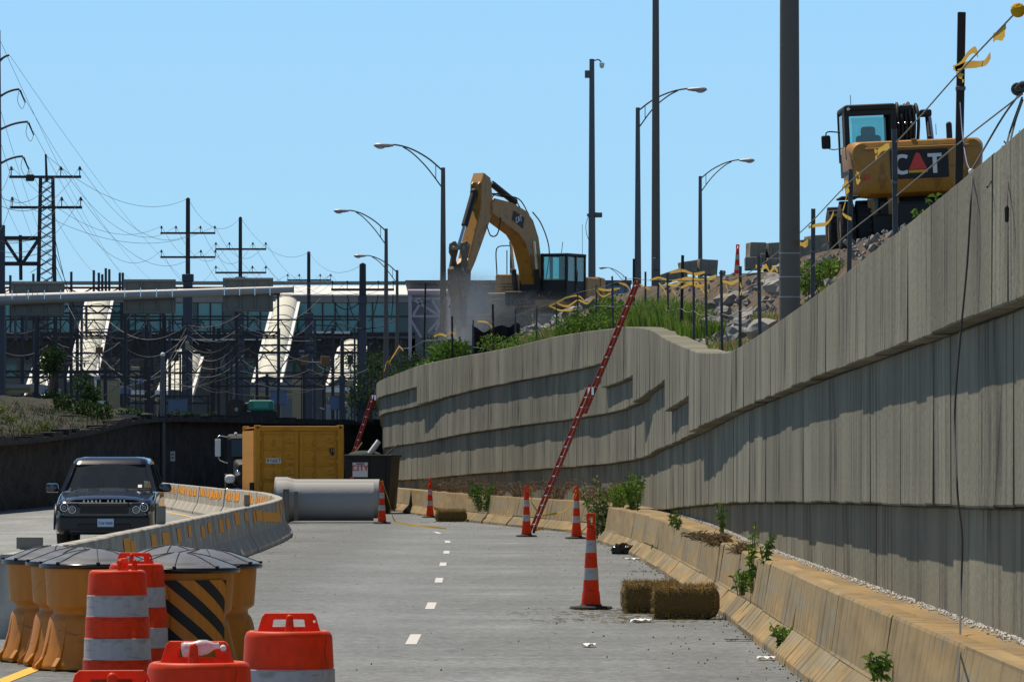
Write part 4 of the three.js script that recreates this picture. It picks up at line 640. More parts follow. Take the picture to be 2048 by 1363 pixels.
  // chassis and wheels
  obj('chassis', [rb(1.0, .5, 3.4, .05, .1, .62, -1.6), cyl(.5, .5, .3, 20, 0, .82, -1.5), rb(1.9, .36, .5, .05, .1, .5, -.45)], M.machine, t); obj('mud_pan', rb(1.9, .75, .08, .04, .25, .55, -.3), M.machine, t); obj('swing_base', rb(1.6, .5, 2.2, .05, .1, .95, -1.6), M.machine, t); obj('support_frame', [beam(V(-.85, .95, -.4), V(-.85, .3, -.4), .12, .12), bx(.2, .5, .12, -.45, .8, -.3)], M.catDusty, t);
  for (const [x, z] of [[-1.28, -.7], [1.28, -.7], [-1.28, -3.2], [1.28, -3.2], [-.98, -.7], [.98, -.7]]) { const w = obj('wheel', [lathe([[.2, -.13], [.34, -.15], [.44, -.13], [.475, -.07], [.475, .07], [.44, .13], [.34, .15], [.2, .13]], 36).rotateZ(Math.PI / 2).translate(x, .475, z)], M.rubber, t); obj('hub', cyl(.2, .2, .24, 20).translate(0, -.12, 0).rotateZ(Math.PI / 2).translate(x, .475, z), M.catDusty, w); for (let k = 0; k < 22; k++) { const a = k / 22 * 6.283; obj('tread', bx(.24, .035, .05, 0, 0, 0, a).translate(x, .475 + .478 * Math.cos(a), z + .478 * Math.sin(a)), M.rubber, w); } }
  obj('mudguard', [rb(.34, .04, 1.0, .02, -1.25, 1.02, -.6)], M.machine, t);
}

// ---------------------------------------------------------------- lamps and poles on the embankment
function lampPost(label, px, topPy, Z, headPx, headPy, m = M.pole) {
  const x = X(px, Z), top = Y(topPy, Z), base = Math.max(3.2, bankH(Z, Math.max(0, x - wallX(Math.min(238, Z))))) - .15, hx = X(headPx, Z), hy = Y(headPy, Z), s = Math.sign(hx - x), dx = Math.abs(hx - x);
  const t = thing('street_lamp', label, 'street lamp', V(x, base, -Z), 0, 'street lamps'), h = top - base, dy = hy - top;
  obj('pole', [lathe([[.135, 0], [.075, h], [.001, h + .01]], 14), cyl(.2, .19, .12, 16)], m, t);
  obj('upper_arm', tube([V(0, h - .12, 0), V(s * dx * .25, h + dy * .42, 0), V(s * dx * .55, h + dy * .86, 0), V(s * dx * .8, h + dy * 1.02, 0), V(s * dx * .86, h + dy, 0)], .03, 20, 7), M.galvDark, t);
  obj('lower_arm', tube([V(0, h - .75, 0), V(s * dx * .28, h + dy * .05, 0), V(s * dx * .52, h + dy * .68, 0), V(s * dx * .66, h + dy * .92, 0)], .024, 20, 7), M.galvDark, t);
  obj('brace', bar(V(s * dx * .12, h + dy * .12, 0), V(s * dx * .12, h - .42, 0), .016, 6), M.galvDark, t);
  const hd = obj('lamp_head', T(lathe([[.001, -.36], [.06, -.34], [.11, -.16], [.15, .08], [.13, .26], [.05, .34], [.001, .35]], 18).scale(1, 1, .62).rotateX(Math.PI / 2).rotateY(s * Math.PI / 2), s * dx * 1.0 - s * .05, h + dy - .01, 0), M.galv, t);
  obj('lens', T(new THREE.SphereGeometry(.13, 16, 10).scale(1.25, .6, .95), s * (dx + .06), h + dy - .06, 0), phys(L(.62, .66, .7), .15, { transmission: .4, thickness: 0 }), hd);
}
lampPost('tall street lamp nearest of the three curving left, rising beside the breaker', 886, 335, 200, 764, 290);
lampPost('street lamp second of the three curving left, left of the breaker lamp', 772, 457, 258, 680, 421);
lampPost('street lamp farthest and lowest of the three curving left', 794, 540, 316, 718, 511);
lampPost('street lamp with long arm reaching right, behind the thin bare mast', 1276, 215, 200, 1398, 178, M.galvDark);
lampPost('smaller street lamp with arm reaching right above the broken concrete blocks', 1401, 352, 258, 1497, 320, M.galvDark);
lampPost('tiny distant street lamp peeping past the excavator cab', 1252, 553, 480, 1205, 535, M.galvDark);
{ // bare masts
  const t = thing('lighting_mast', 'thick brown-grey mast rising out of the picture right behind the wall', 'mast', V(X(1580, 62.5), 3.0, -62.5)); obj('shaft', boxUV(lathe([[.118, 0], [.098, 6], [.08, 11]], 16)), M.pole, t); for (const y of [.52, .74, 1.0]) obj('strap', cyl(.121 - y * .003, .121 - y * .003, .014, 20, 0, y, 0), M.galv, t);
  const t2 = thing('lighting_mast', 'thin bare mast rising out of the picture between the lamps', 'mast', V(X(1312, 142), 6.0, -142)); obj('shaft', lathe([[.115, 0], [.07, 10], [.05, 15]], 14), M.pole, t2); obj('junction_box', rb(.16, .3, .14, .02, 0, .55, .12), M.galvDark, t2);
  const Zc = 226, t3 = thing('camera_pole', 'tall grey pole with a dome traffic camera at its top, behind the excavator', 'camera pole', V(X(1184, Zc), 5.9, -Zc)), hh = Y(118, Zc) - 5.9;
  obj('shaft', lathe([[.17, 0], [.10, hh], [.001, hh + .01]], 14), M.galvDark, t3); obj('camera_arm', tube([V(0, hh - .1, 0), V(.25, hh - .02, 0), V(.38, hh - .12, 0)], .03, 12, 6), M.galvDark, t3); const cm = obj('camera_dome', [cyl(.1, .1, .12, 14, .40, hh - .27, 0), T(new THREE.SphereGeometry(.09, 14, 10), .40, hh - .28, 0)], M.white, t3);
  obj('side_box', rb(.22, .3, .18, .02, -.17, hh - .6, 0), M.galvDark, t3); obj('sensor', [rb(.3, .2, .2, .03, .26, hh - 6.2, 0), cyl(.2, .2, .1, 12, 0, hh - 6.25, 0)], M.galvDark, t3); obj('cable', tube([V(-.12, hh - 6.2, .1), V(-.24, hh - 6.6, .1), V(-.2, hh - 7, .1), V(-.12, hh - 7.2, .1)], .012, 12, 5), M.wire, t3);
}

// ---------------------------------------------------------------- fence of posts, ropes and caution tape along the wall top
const fenceAt = px => { let a = 26, b = 205; const f = Z => 1024 + (wallX(Z) + .3) * FOCAL / Z - px; for (let k = 0; k < 60; k++) { const m = (a + b) / 2; f(m) > 0 ? a = m : b = m; } return a; };
const posts = [[1915, 24, 'timber'], [1793, 258, 'pole'], [1696, 338, 'pole'], [1625, 417, 'pole'], [1522, 512, 'pole'], [1480, 532, 'pole'], [1445, 540, 'pole'], [1415, 547, 'pole'], [1388, 543, 'pole'], [1362, 510, 'timber'], [1338, 545, 'pole'], [1315, 545, 'pole'], [1291, 543, 'pole'], [1267, 517, 'timber'], [1227, 552, 'pole'], [1192, 570, 'pole'], [1156, 577, 'pole'], [1113, 602, 'pole'], [1072, 612, 'pole'], [1030, 618, 'pole'], [988, 608, 'timber'], [946, 640, 'pole'], [905, 632, 'timber'], [847, 565, 'timber'], [800, 680, 'pole']];
const postTop = [];
posts.forEach(([px, py, m], i) => {
  const Z = fenceAt(px), x = wallX(Z) + .3, b = bankH(Z, .3) - .3, top = Y(py, Z), w = m === 'timber' ? .058 : .04;
  const lab = m === 'timber' ? ['black timber post standing tallest above the wall beside the wheeled excavator', 'black timber post among the tall grass', 'black timber post at the red ladder head', 'black timber post at the black silt sheet', 'slim black timber post beside the leftmost lamp shrub', 'dark thick timber post in front of the pink truss'][posts.slice(0, i).filter(p => p[2] === 'timber').length] : `grey steel fence post on the wall top, ${ORD[posts.slice(0, i).filter(p => p[2] !== 'timber').length]} counting back from the wheeled excavator`;
  const t = thing('fence_post', lab, 'fence post', V(x, b, -Z), 0, 'wall top fence posts'); t.rotation.z = rr(-.02, .02);
  const h = top - b; obj('post_shaft', m === 'timber' ? rb(w, h, w, .006, 0, h / 2, 0) : [bx(w, h, .006, 0, h / 2, 0), bx(.006, h, .03, -w / 2, h / 2, .015), bx(.006, h, .03, w / 2, h / 2, .015)], m === 'timber' ? M.timber : M.galvDark, t);
  obj('rope_clip', rb(w + .012, .03, w + .02, .006, 0, h * .72, .012), M.galvDark, t); postTop.push([Z, x, top, b]);
});
function rope(label, pts, r, m, name = 'rope', cat = 'rope') { return tag(obj(name, tube(pts, r, pts.length * 8, 6), m), label, cat); }
const zr = px => px > 1965 ? 2.95 + 0 : 0;
{
  const P = (px, py, off = .22) => { const Z = px > 1960 ? lerp(41, 34, (px - 1915) / 130) : fenceAt(px); return V(X(px, Z), Y(py, Z), -Z); };
  const sag = (list) => { const o = []; list.forEach((p, i) => { o.push(P(...p)); if (i < list.length - 1 && p[0] < 1590) { const a = P(...p), b = P(...list[i + 1]), m = a.clone().add(b).multiplyScalar(.5); m.y -= .02 + .004 * a.distanceTo(b); o.push(m); } }); return o; };
  rope('upper rope of the wall top fence, climbing to the tape knot', [...[[2036, 22], [1915, 150], [1793, 285], [1696, 368], [1625, 442], [1570, 492], [1522, 530], [1480, 553], [1445, 558], [1415, 560], [1388, 560], [1362, 560], [1338, 560], [1315, 559], [1291, 560], [1267, 556], [1227, 566], [1192, 577], [1156, 585], [1113, 602], [1072, 616], [1030, 632]]].map(p => P(...p)), .006, M.rope);
  rope('lower rope of the wall top fence, sagging between the posts', sag([[2046, 188], [1915, 290], [1793, 392], [1696, 468], [1580, 575], [1522, 602], [1480, 622], [1445, 628], [1415, 628], [1388, 622], [1362, 617], [1315, 610], [1267, 605], [1192, 612], [1156, 622], [1113, 645], [1072, 660], [1030, 668], [988, 690], [946, 694]]), .006, M.rope);
  rope('thin rope trailing from the wall top to the far tape by the lamps', sag([[905, 668], [847, 682], [800, 700], [762, 735]]), .010, M.rope);
  const wf = (px, py, out = .3) => { const xx = 2.95 - out, Z = FOCAL * xx / (px - 1024); return V(xx, Y(py, Z), -Z); };
  rope('slack black cable hanging down the wall face onto the barrier', [wf(1946, 338, .02), wf(1943, 400, .16), wf(1936, 520, .17), wf(1920, 690, .19), wf(1910, 830, .20), wf(1915, 980, .22), wf(1925, 1090, .13), wf(1922, 1180, .14), wf(1920, 1285, .3), wf(1917, 1340, .62), wf(1914, 1400, .66)], .0065, M.ropeDark, 'hanging_cable', 'cable');
  rope('slanting black cable from the rope knot down to the cable on the wall', [P(2040, 188), P(1990, 262), wf(1946, 338, -.02)], .0065, M.ropeDark, 'hanging_cable', 'cable');
  rope('short dark cable end dangling across the wall corner', [P(2046, 195), P(2022, 262), wf(2005, 320, .0), wf(1976, 374, .14)], .0065, M.ropeDark, 'hanging_cable', 'cable');
  rope('dark cable with a small weight dangling at the wall top near the picture edge', [P(2047, 200), P(2030, 250), wf(2016, 318, .0), wf(2016, 380, .12), wf(2015, 420, .14)], .0065, M.ropeDark, 'hanging_cable', 'cable');
  tag(obj('cable_weight', lathe([[.001, -.03], [.012, -.025], [.014, .02], [.006, .03], [.001, .032]], 10).scale(1, 1.6, 1).translate(...wf(2015, 428, .14).toArray()), M.black), 'small dark weight at the end of a dangling cable', 'weight');
  rope('thin blue line running from the tall black post down to the wall top', [P(1922, 205), P(1926, 262), P(1934, 320), P(1944, 345)], .005, M.bluebox, 'thin_line', 'line');
  tag(obj('cable_clip', T(new THREE.SphereGeometry(.02, 10, 8), ...wf(1944, 343, .02).toArray()), M.white), 'small white clip on the wall top edge holding the cable', 'clip');
  { const k = P(2044, 178), t = thing('rope_knot', 'dark bundled rope knot at the picture edge above the wall', 'knot', k); obj('knot_coils', [0, 1, 2, 3].map(i => new THREE.TorusGeometry(.03 + i * .004, .011, 6, 14).rotateX(i * .7).rotateY(i * 1.1).translate((i - 1.5) * .014, (i % 2) * .014, 0)), M.ropeDark, t); }
  // caution tape: short fluttering ribbons
  const ribbon = (pts, w, m = M.tape) => { const c = new THREE.CatmullRomCurve3(pts), n = pts.length * 6; return grid(n, 2, (u, v) => { const p = c.getPoint(u), tw = Math.sin(u * 6 + pts[0].x * 40) * .75; return p.add(V(0, Math.cos(tw), Math.sin(tw)).multiplyScalar((v - .5) * w)); }); };
  const tp = (label, name, ...strips) => { const t = thing(name, label, 'caution tape', [0, 0, 0], 0, 'yellow caution tape'); for (const s of strips) { const w = s[0]; obj('strip', ribbon(s.slice(1).map(q => P(...q)), w * 1.2), rnd() < .7 ? M.tape : M.tapeOld, t); } };
  { const k = P(2038, 20), t = thing('tape_knot', 'bunched yellow tape ball where the ropes meet at the top corner', 'caution tape', k, 0, 'yellow caution tape'); obj('tape_ball', [0, 1, 2, 3, 4, 5].map(i => new THREE.TorusGeometry(.034, .012, 6, 14).scale(1, 1, 1.5).rotateX(i * .9).rotateY(i * 1.7)), M.tapeOld, t); }
  tp('yellow tape curling beside the tall black post', 'caution_tape', [.045, [1908, 136], [1925, 128], [1938, 108], [1952, 100], [1958, 110]], [.045, [1912, 138], [1935, 130], [1960, 128], [1975, 122], [1983, 110]], [.04, [1912, 135], [1918, 148], [1930, 155], [1926, 160]]);
  tp('yellow tape tag fluttering high on the upper rope near the corner', 'caution_tape', [.05, [1988, 76], [2000, 68], [2010, 56], [2014, 50]], [.04, [1990, 72], [2006, 74], [2012, 66]]);
  tp('yellow tape tuft on the upper rope at the excavator tail', 'caution_tape', [.05, [1752, 318], [1758, 304], [1768, 296], [1780, 292]], [.045, [1750, 300], [1756, 310], [1755, 320]]);
  tp('yellow tape scrap on the rope below the excavator tail light', 'caution_tape', [.05, [1714, 346], [1722, 354], [1716, 364], [1712, 352]]);
  tp('yellow tape wound on the post and trailing down past the wheel', 'caution_tape', [.05, [1685, 378], [1694, 366], [1700, 376], [1692, 384]], [.03, [1694, 392], [1690, 410], [1686, 424], [1692, 432], [1704, 438]]);
  tp('yellow tape looped between two posts in front of the wheel', 'caution_tape', [.035, [1618, 454], [1635, 450], [1655, 446], [1664, 434], [1668, 424]]);
  tp('yellow tape across the thick mast', 'caution_tape', [.035, [1574, 480], [1590, 486], [1606, 488], [1620, 478]], [.03, [1600, 484], [1612, 492], [1618, 484]]);
  tp('yellow tape bow tied on the post above the rubble', 'caution_tape', [.05, [1512, 532], [1522, 540], [1533, 532], [1540, 545]], [.04, [1520, 540], [1518, 560], [1520, 580]], [.04, [1540, 545], [1550, 535], [1556, 543]]);
  tp('long sagging yellow tape bundle on the rubble side of the grass', 'caution_tape', [.05, [1340, 545], [1368, 541], [1388, 548], [1410, 544]], [.05, [1345, 562], [1380, 556], [1405, 560], [1432, 552]], [.04, [1392, 560], [1402, 575], [1410, 588]], [.045, [1415, 556], [1414, 572], [1418, 584]], [.045, [1437, 558], [1438, 575], [1436, 590]], [.04, [1300, 560], [1316, 555], [1336, 560]]);
  tp('yellow tape flapping along the rope behind the ladder head', 'caution_tape', [.05, [1195, 577], [1215, 580], [1240, 576]], [.05, [1238, 565], [1255, 572], [1262, 584]], [.04, [1272, 562], [1286, 572], [1300, 578]]);
  tp('yellow tape hanging in loops in front of the tracked excavator', 'caution_tape', [.04, [1098, 612], [1115, 604], [1135, 594], [1158, 592], [1168, 600]], [.04, [1100, 612], [1120, 620], [1140, 620], [1152, 618]], [.04, [1064, 625], [1066, 640], [1062, 652]]);
  tp('tangle of yellow tape around the black post in the grass', 'caution_tape', [.05, [1330, 566], [1350, 570], [1366, 562], [1385, 566], [1398, 558]], [.05, [1362, 575], [1380, 568], [1400, 572], [1420, 562]], [.045, [1318, 566], [1328, 578], [1334, 592]], [.04, [1345, 580], [1352, 592], [1350, 604]]);
  tp('yellow tape drooping along the rope over the rubble', 'caution_tape', [.05, [1445, 560], [1462, 566], [1478, 560]], [.045, [1478, 562], [1484, 578], [1480, 590]], [.045, [1452, 568], [1456, 584], [1450, 598]]);
  tp('yellow tape strung low between posts before the excavator cab', 'caution_tape', [.045, [1113, 606], [1135, 612], [1156, 600], [1175, 606], [1192, 590]], [.04, [1192, 580], [1205, 592], [1222, 586]]);
  tp('yellow tape scraps on the black silt sheet', 'caution_tape', [.04, [955, 642], [975, 645], [985, 655]], [.04, [984, 650], [982, 664], [986, 672]]);
  tp('yellow tape tangle among the weeds at the far wall end', 'caution_tape', [.07, [776, 728], [790, 705], [800, 694], [806, 700]], [.07, [768, 742], [775, 722], [782, 730]], [.06, [868, 672], [880, 668], [893, 672]], [.06, [895, 668], [904, 664], [910, 670]]);
}
{ // tape on the road between the cones
  const R = (px, py, h = .02) => { const Z = gz(py); return V(X(px, Z), h, -Z); }, A = (px, py, Z) => at(px, py, Z);
  const rib = (pts, w) => { const c = new THREE.CatmullRomCurve3(pts); return grid(pts.length * 8, 1, (u, v) => { const p = c.getPoint(u), tw = Math.sin(u * 9) * .9; return p.add(V(0, Math.cos(tw), Math.sin(tw) * .6).multiplyScalar((v - .5) * w)); }); };
  tag(obj('caution_tape', [rib([A(1060, 972, 124), A(1068, 985, 124), A(1062, 1000, 124), A(1075, 1025, 124), A(1072, 1050, 124)], .06), rib([R(1070, 1062), R(1085, 1060, .06), R(1075, 1056)], .07)], M.tape), 'yellow tape trailing from the cone at the ladder foot', 'caution tape', 'yellow caution tape');
  tag(obj('caution_tape', [rib([A(1155, 972, 121), A(1152, 990, 121), A(1150, 1010, 121)], .07), rib([A(1152, 980, 121), A(1120, 1024, 124), A(1085, 1031, 124)], .045)], M.tape), 'yellow tape tied to a cone handle and strung to the ladder', 'caution tape', 'yellow caution tape');
  tag(obj('caution_tape', [rib([A(764, 960, 147), A(772, 985, 147), A(780, 1010, 147), A(786, 1035, 147), A(790, 1042, 147)], .07), rib([R(788, 1044), R(815, 1050), R(850, 1054), R(893, 1058)], .06)], M.tape), 'yellow tape trailing from the pipe-end cone onto the road', 'caution tape', 'yellow caution tape');
  tag(obj('caution_tape', [rib([A(868, 1016, 162.5), A(885, 1022, 162.6), A(905, 1014, 162.6), A(925, 1020, 162.6)], .09)], M.tape), 'yellow tape draped over the small far straw bale', 'caution tape', 'yellow caution tape');
}
{ // silt sheet by the breaker
  const Z = 178, t = thing('silt_sheet', 'black silt-fence sheet hanging between posts below the breaker', 'silt fence', [0, 0, 0]); const tops = [[944, 650], [955, 656], [968, 664], [985, 655], [1005, 650], [1018, 654], [1032, 645], [1040, 648]]; const c = new THREE.CatmullRomCurve3(tops.map(q => at(q[0], q[1], Z)));
  obj('sheet', grid(40, 8, (u, v) => { const p = c.getPoint(u); return V(p.x, lerp(Y(722, Z), p.y, v), p.z + .12 * Math.sin(u * 22) * v); }), M.fabric, t);
}

// ---------------------------------------------------------------- rubble, blocks
function rock(r, k) { const g = new THREE.IcosahedronGeometry(r, 1), q = g.attributes.position; for (let i = 0; i < q.count; i++) { const f = .72 + .56 * hash(Math.round(q.getX(i) / r * 50), Math.round(q.getY(i) / r * 50 + q.getZ(i) / r * 131), k); q.setXYZ(i, q.getX(i) * f * 1.25, q.getY(i) * f * .8, q.getZ(i) * f); } g.deleteAttribute('normal'); const o = g.index ? g.toNonIndexed() : g; o.computeVertexNormals(); return boxUV(o); }
{
  const put = (px, py, Z, r, label, group, name) => { const p = at(px, py, Z), g = rock(r, Math.floor(rnd() * 1e4)).rotateY(rnd() * 6).rotateX(rr(-.4, .4)); tag(obj(name, g.translate(p.x, p.y, p.z), M.rock[Math.floor(rnd() * 4)]), label, 'rock', group); };
  const onBank = (Z, d, r, label, group, name) => { const g = rock(r, Math.floor(rnd() * 1e4)).rotateY(rnd() * 6); tag(obj(name, g.translate(wallX(Z) + d, bankH(Z, d) + r * .3, -Z), M.rock[Math.floor(rnd() * 4)]), label, 'rock', group); };
  for (let i = 0; i < 90; i++) { const Z = rr(88, 140), px = rr(1365, 1565), d = X(px, Z) - wallX(Z); if (d < .6 || d > 6) continue; onBank(Z, d, Math.pow(rnd(), 1.6) * .22 + .06, 'angular grey rubble chunk lying on the dirt slope behind the fence', 'rubble on the dirt slope', 'rubble_chunk'); }
  for (let i = 0; i < 46; i++) { const Z = rr(176, 195), px = rr(1045, 1190), p = V(X(px, Z), 0, -Z), d = p.x - wallX(Z); onBank(Z, Math.max(.6, d), rr(.14, .32), 'grey broken rock heaped in front of the tracked excavator', 'rocks before the tracked excavator', 'broken_rock'); }
  struct('rubble', (() => { const gs = []; for (let i = 0; i < 2600; i++) { const Z = rr(58, 160), d = rr(.35, 5.5), r = Math.pow(rnd(), 2) * .09 + .02; gs.push(T(new THREE.OctahedronGeometry(r).rotateY(rnd() * 6).rotateX(rnd()), wallX(Z) + d, bankH(Z, d) + r * .3, -Z)); } return gs; })(), M.rock[1], 'stuff');
  const blk = (px, py, Z, w, h, d, rz, ry, label) => { const p = at(px, py, Z), t = thing('concrete_block', label, 'concrete block', p, ry, 'broken concrete blocks'), g = new RoundedBoxGeometry(w, h, d, 4, .03), q = g.attributes.position; for (let i = 0; i < q.count; i++) { const k = 1 + (hash(Math.round(q.getX(i) * 30), Math.round(q.getY(i) * 30 + q.getZ(i) * 77), 5) - .5) * .06; q.setXYZ(i, q.getX(i) * k, q.getY(i) * k, q.getZ(i) * k); } g.computeVertexNormals(); t.rotation.z = rz; obj('block_body', boxUV(g), M.concOld, t); };
  const Zb = 150;
  blk(1512, 501, Zb, .42, .42, .9, -.03, .1, 'broken concrete block at the upper left of the block stack'); blk(1553, 502, Zb, .60, .44, .9, .04, .2, 'pale broken concrete block in the upper middle of the block stack'); blk(1600, 500, Zb, .5, .5, .9, .1, .1, 'broken concrete block behind the thick mast');
  blk(1507, 527, Zb - .4, .44, .34, .8, .02, 0, 'broken concrete block at the lower left of the block stack'); blk(1552, 530, Zb - .4, .55, .34, .8, -.04, .1, 'broken concrete block at the lower middle of the block stack'); blk(1632, 492, Zb, .42, .55, .8, .05, .2, 'tilted broken concrete block just right of the thick mast');
  const Zk = 160; blk(1376, 535, Zk, .42, .36, .9, .12, .1, 'broken concrete block left of the pair beside the grass'); blk(1410, 535, Zk, .52, .44, .9, -.06, .2, 'dark broken concrete block right of the pair beside the grass'); blk(1345, 552, Zk, .7, .3, .9, .32, .1, 'sloping broken concrete slab in front of the pair of blocks');
  blk(1526, 518, Zb - .7, .12, .3, .12, 0, 0, 'small upright stone between the stacked blocks');
}

// ---------------------------------------------------------------- plants
function leaves(n, place, len, wid, cols, up = .4) { // place() -> [point, outward vector]
  const pos = [], col = [], nor = [];
  for (let i = 0; i < n; i++) {
    const [o, out] = place(i), d = out.clone().add(V(rr(-.7, .7), rr(-.5, .7) + up, rr(-.7, .7))).normalize(), l = len * rr(.55, 1.25), s = V(rr(-1, 1), rr(-.4, .4), rr(-1, 1)).cross(d).normalize().multiplyScalar(wid * rr(.6, 1.2) / 2), tip = o.clone().addScaledVector(d, l).add(V(0, -l * .25, 0)), m = o.clone().addScaledVector(d, l * .45).add(V(0, l * .05, 0)), c = cols[Math.floor(rnd() * cols.length)], k = rr(.75, 1.25);
    const a = m.clone().add(s), b = m.clone().sub(s);
    for (const v of [o, a, tip, o, tip, b]) { pos.push(v.x, v.y, v.z); col.push(c[0] * k, c[1] * k, c[2] * k); }
  }
  const g = new THREE.BufferGeometry(); g.setAttribute('position', new THREE.Float32BufferAttribute(pos, 3)); g.setAttribute('color', new THREE.Float32BufferAttribute(col, 3)); g.computeVertexNormals(); return g;
}
const GREEN = [[.10, .20, .03], [.14, .27, .035], [.07, .15, .025], [.19, .30, .05]], LIME = [[.22, .36, .04], [.28, .42, .06], [.16, .28, .03]], DEEP = [[.03, .06, .02], [.045, .085, .02], [.025, .045, .015], [.07, .11, .03]], DRY = [[.50, .39, .22], [.58, .47, .29], [.38, .28, .15]], PINK = [[.42, .32, .28], [.34, .27, .2], [.5, .4, .34], [.2, .2, .09]];
function bush(label, p, rx, ry, rz, n, len, cols, group, name = 'leafy_shrub', cat = 'shrub') {
  const t = thing(name, label, cat, p, 0, group), st = [], lobes = Array.from({ length: 7 }, () => [V(rr(-.6, .6) * rx, rr(.25, .85) * ry, rr(-.6, .6) * rz), rr(.3, .5)]);
  lobes.forEach(([c]) => st.push(tube([V(c.x * .15, -.1, c.z * .15), V(c.x * .6, c.y * .5, c.z * .6), c], .012, 8, 5)));
  obj('stem', st, M.brownPanel, t).userData.kind = 'stuff';
  obj('foliage', leaves(n, i => { const [c, s] = lobes[i % 7], d = V(rr(-1, 1), rr(-1, 1), rr(-1, 1)).normalize(), r = Math.pow(rnd(), .5); return [V(c.x + d.x * r * rx * s * 1.3, Math.max(.01, c.y + d.y * r * ry * s), c.z + d.z * r * rz * s * 1.3), d]; }, len, len * .42, cols), M.leaf, t); return t;
}
function weed(label, p, h, spread, nStem, nLeaf, len, cols, group, m = M.leaf, name = 'weed', lean = [0, 0]) {
  const t = thing(name, label, 'weed', p, 0, group), st = [], ss = [];
  for (let k = 0; k < nStem; k++) { const a = rnd() * 6.28, r = spread * Math.sqrt(rnd()), hh = h * rr(.55, 1), b = V(Math.cos(a) * r * .35, 0, Math.sin(a) * r * .35), e = V(Math.cos(a) * r + lean[0], hh, Math.sin(a) * r + lean[1]), c = new THREE.QuadraticBezierCurve3(b, V(b.x * .8 + e.x * .2, hh * .6, b.z * .8 + e.z * .2), e); ss.push(c); st.push(new THREE.TubeGeometry(c, 6, .005, 4)); }
  obj('stem', st, m === M.dry ? M.straw : M.stem, t).userData.kind = 'stuff';
  obj('foliage', leaves(nLeaf, i => { const c = ss[i % nStem], u = Math.pow(rnd(), .8) * .95 + .05; return [c.getPoint(u), V(rr(-1, 1), .1, rr(-1, 1))]; }, len, len * (m === M.dry ? .07 : .4), cols, .15), m, t); return t;
}
function grassTuft(label, p, h, rx, rz, n, cols, group) {
  const t = thing('grass_tuft', label, 'grass', p, 0, group), pos = [], col = [];
  for (let i = 0; i < n; i++) { const x = rr(-1, 1) * rx, z = rr(-1, 1) * rz, hh = h * rr(.45, 1), lx = rr(-.35, .35) * hh, lz = rr(-.3, .3) * hh, w = rr(.006, .014), c = cols[Math.floor(rnd() * cols.length)], k = rr(.75, 1.25), a = rnd() * 6.28, sx = Math.cos(a) * w, sz = Math.sin(a) * w, m = V(x + lx * .35, hh * .6, z + lz * .35), e = V(x + lx, hh * rr(.8, 1), z + lz), A = V(x - sx, -.05, z - sz), B = V(x + sx, -.05, z + sz), C = m.clone().add(V(sx * .8, 0, sz * .8)), D = m.clone().add(V(-sx * .8, 0, -sz * .8)); for (const v of [A, B, C, A, C, D, D, C, e]) { pos.push(v.x, v.y, v.z); col.push(c[0] * k, c[1] * k, c[2] * k); } }
  const g = new THREE.BufferGeometry(); g.setAttribute('position', new THREE.Float32BufferAttribute(pos, 3)); g.setAttribute('color', new THREE.Float32BufferAttribute(col, 3)); g.computeVertexNormals(); obj('blades', g, M.leaf, t); return t;
}
const wt = (px, d = .55) => { let a = 26, b = 210; for (let k = 0; k < 60; k++) { const m = (a + b) / 2; 1024 + (wallX(m) + d) * FOCAL / m > px ? a = m : b = m; } return V(wallX(a) + d, bankH(a, d) - .05, -a); };
bush('spiky leafed green shrub at the foot of the breaker lamp', wt(905, .7), .75, .85, .8, 900, .22, GREEN, 'wall top plants');
bush('rounded bright shrub just left of the breaker lamp shrub', wt(868, .6), .8, .55, .7, 800, .13, [...GREEN, ...LIME], 'wall top plants');
bush('low shrub on the wall top left of the rounded bright one', wt(825, .7), .8, .5, .7, 700, .12, GREEN, 'wall top plants');
bush('yellowish shrub at the far end of the wall top', wt(786, .6), .9, .6, .9, 700, .13, [...LIME, ...DRY.slice(0, 1)], 'wall top plants');
for (const [px, z, ry, l] of [[838, 285, 3.2, 'tall dark tree behind the far wall end, left of the pink truss'], [735, 330, 3.4, 'dark bushy tree beside the thick far pole above the dumpster'], [760, 300, 2.8, 'ragged dark tree rising behind the red far ladder']]) { const t = thing('broadleaf_tree', l, 'tree', V(X(px, z), 3.6, -z)); obj('trunk', bar(V(0, 0, 0), V(.1, ry, 0), .13, 8, .05), M.brownPanel, t); const lob = Array.from({ length: 12 }, () => V(rr(-1, 1), rr(.6, ry + .6), rr(-1, 1))); obj('crown', leaves(1500, i => { const c = lob[i % 12], d = V(rr(-1, 1), rr(-1, 1), rr(-1, 1)).normalize(); return [c.clone().addScaledVector(d, Math.sqrt(rnd()) * .6), d]; }, .2, .11, [...DEEP, GREEN[2]]), M.leaf, t); }
for (const [px, d, l] of [[1000, .5, 'low bright weeds on the wall top beside the black silt sheet'], [1065, .6, 'bright weeds on the wall top in front of the rock heap'], [1100, .7, 'bright weeds on the wall top below the tape loops'], [1140, .6, 'bright weeds on the wall top below the excavator counterweight'], [1180, .6, 'bright weeds on the wall top left of the tall leafy ones'], [1222, .55, 'bright weeds right at the ladder on the wall top']]) bush(l, wt(px, d), .6, .6, 1.2, 700, .11, [...LIME, ...GREEN, LIME[1]], 'wall top plants');
for (const [px, Z, l] of [[1450, 92, 'small green tuft on the dirt between the rubble chunks'], [1500, 88, 'green tuft at the foot of the rubble left of the mast'], [1535, 95, 'green tuft high on the rubble left of the mast']]) grassTuft(l, bank(px, Z), .32, .25, .8, 320, [...LIME, ...DRY], 'wall top plants');
bush('bright green shrub on the wall top left of the excavator tape', wt(1040, .6), .65, .5, .6, 900, .11, [...GREEN, ...LIME], 'wall top plants');
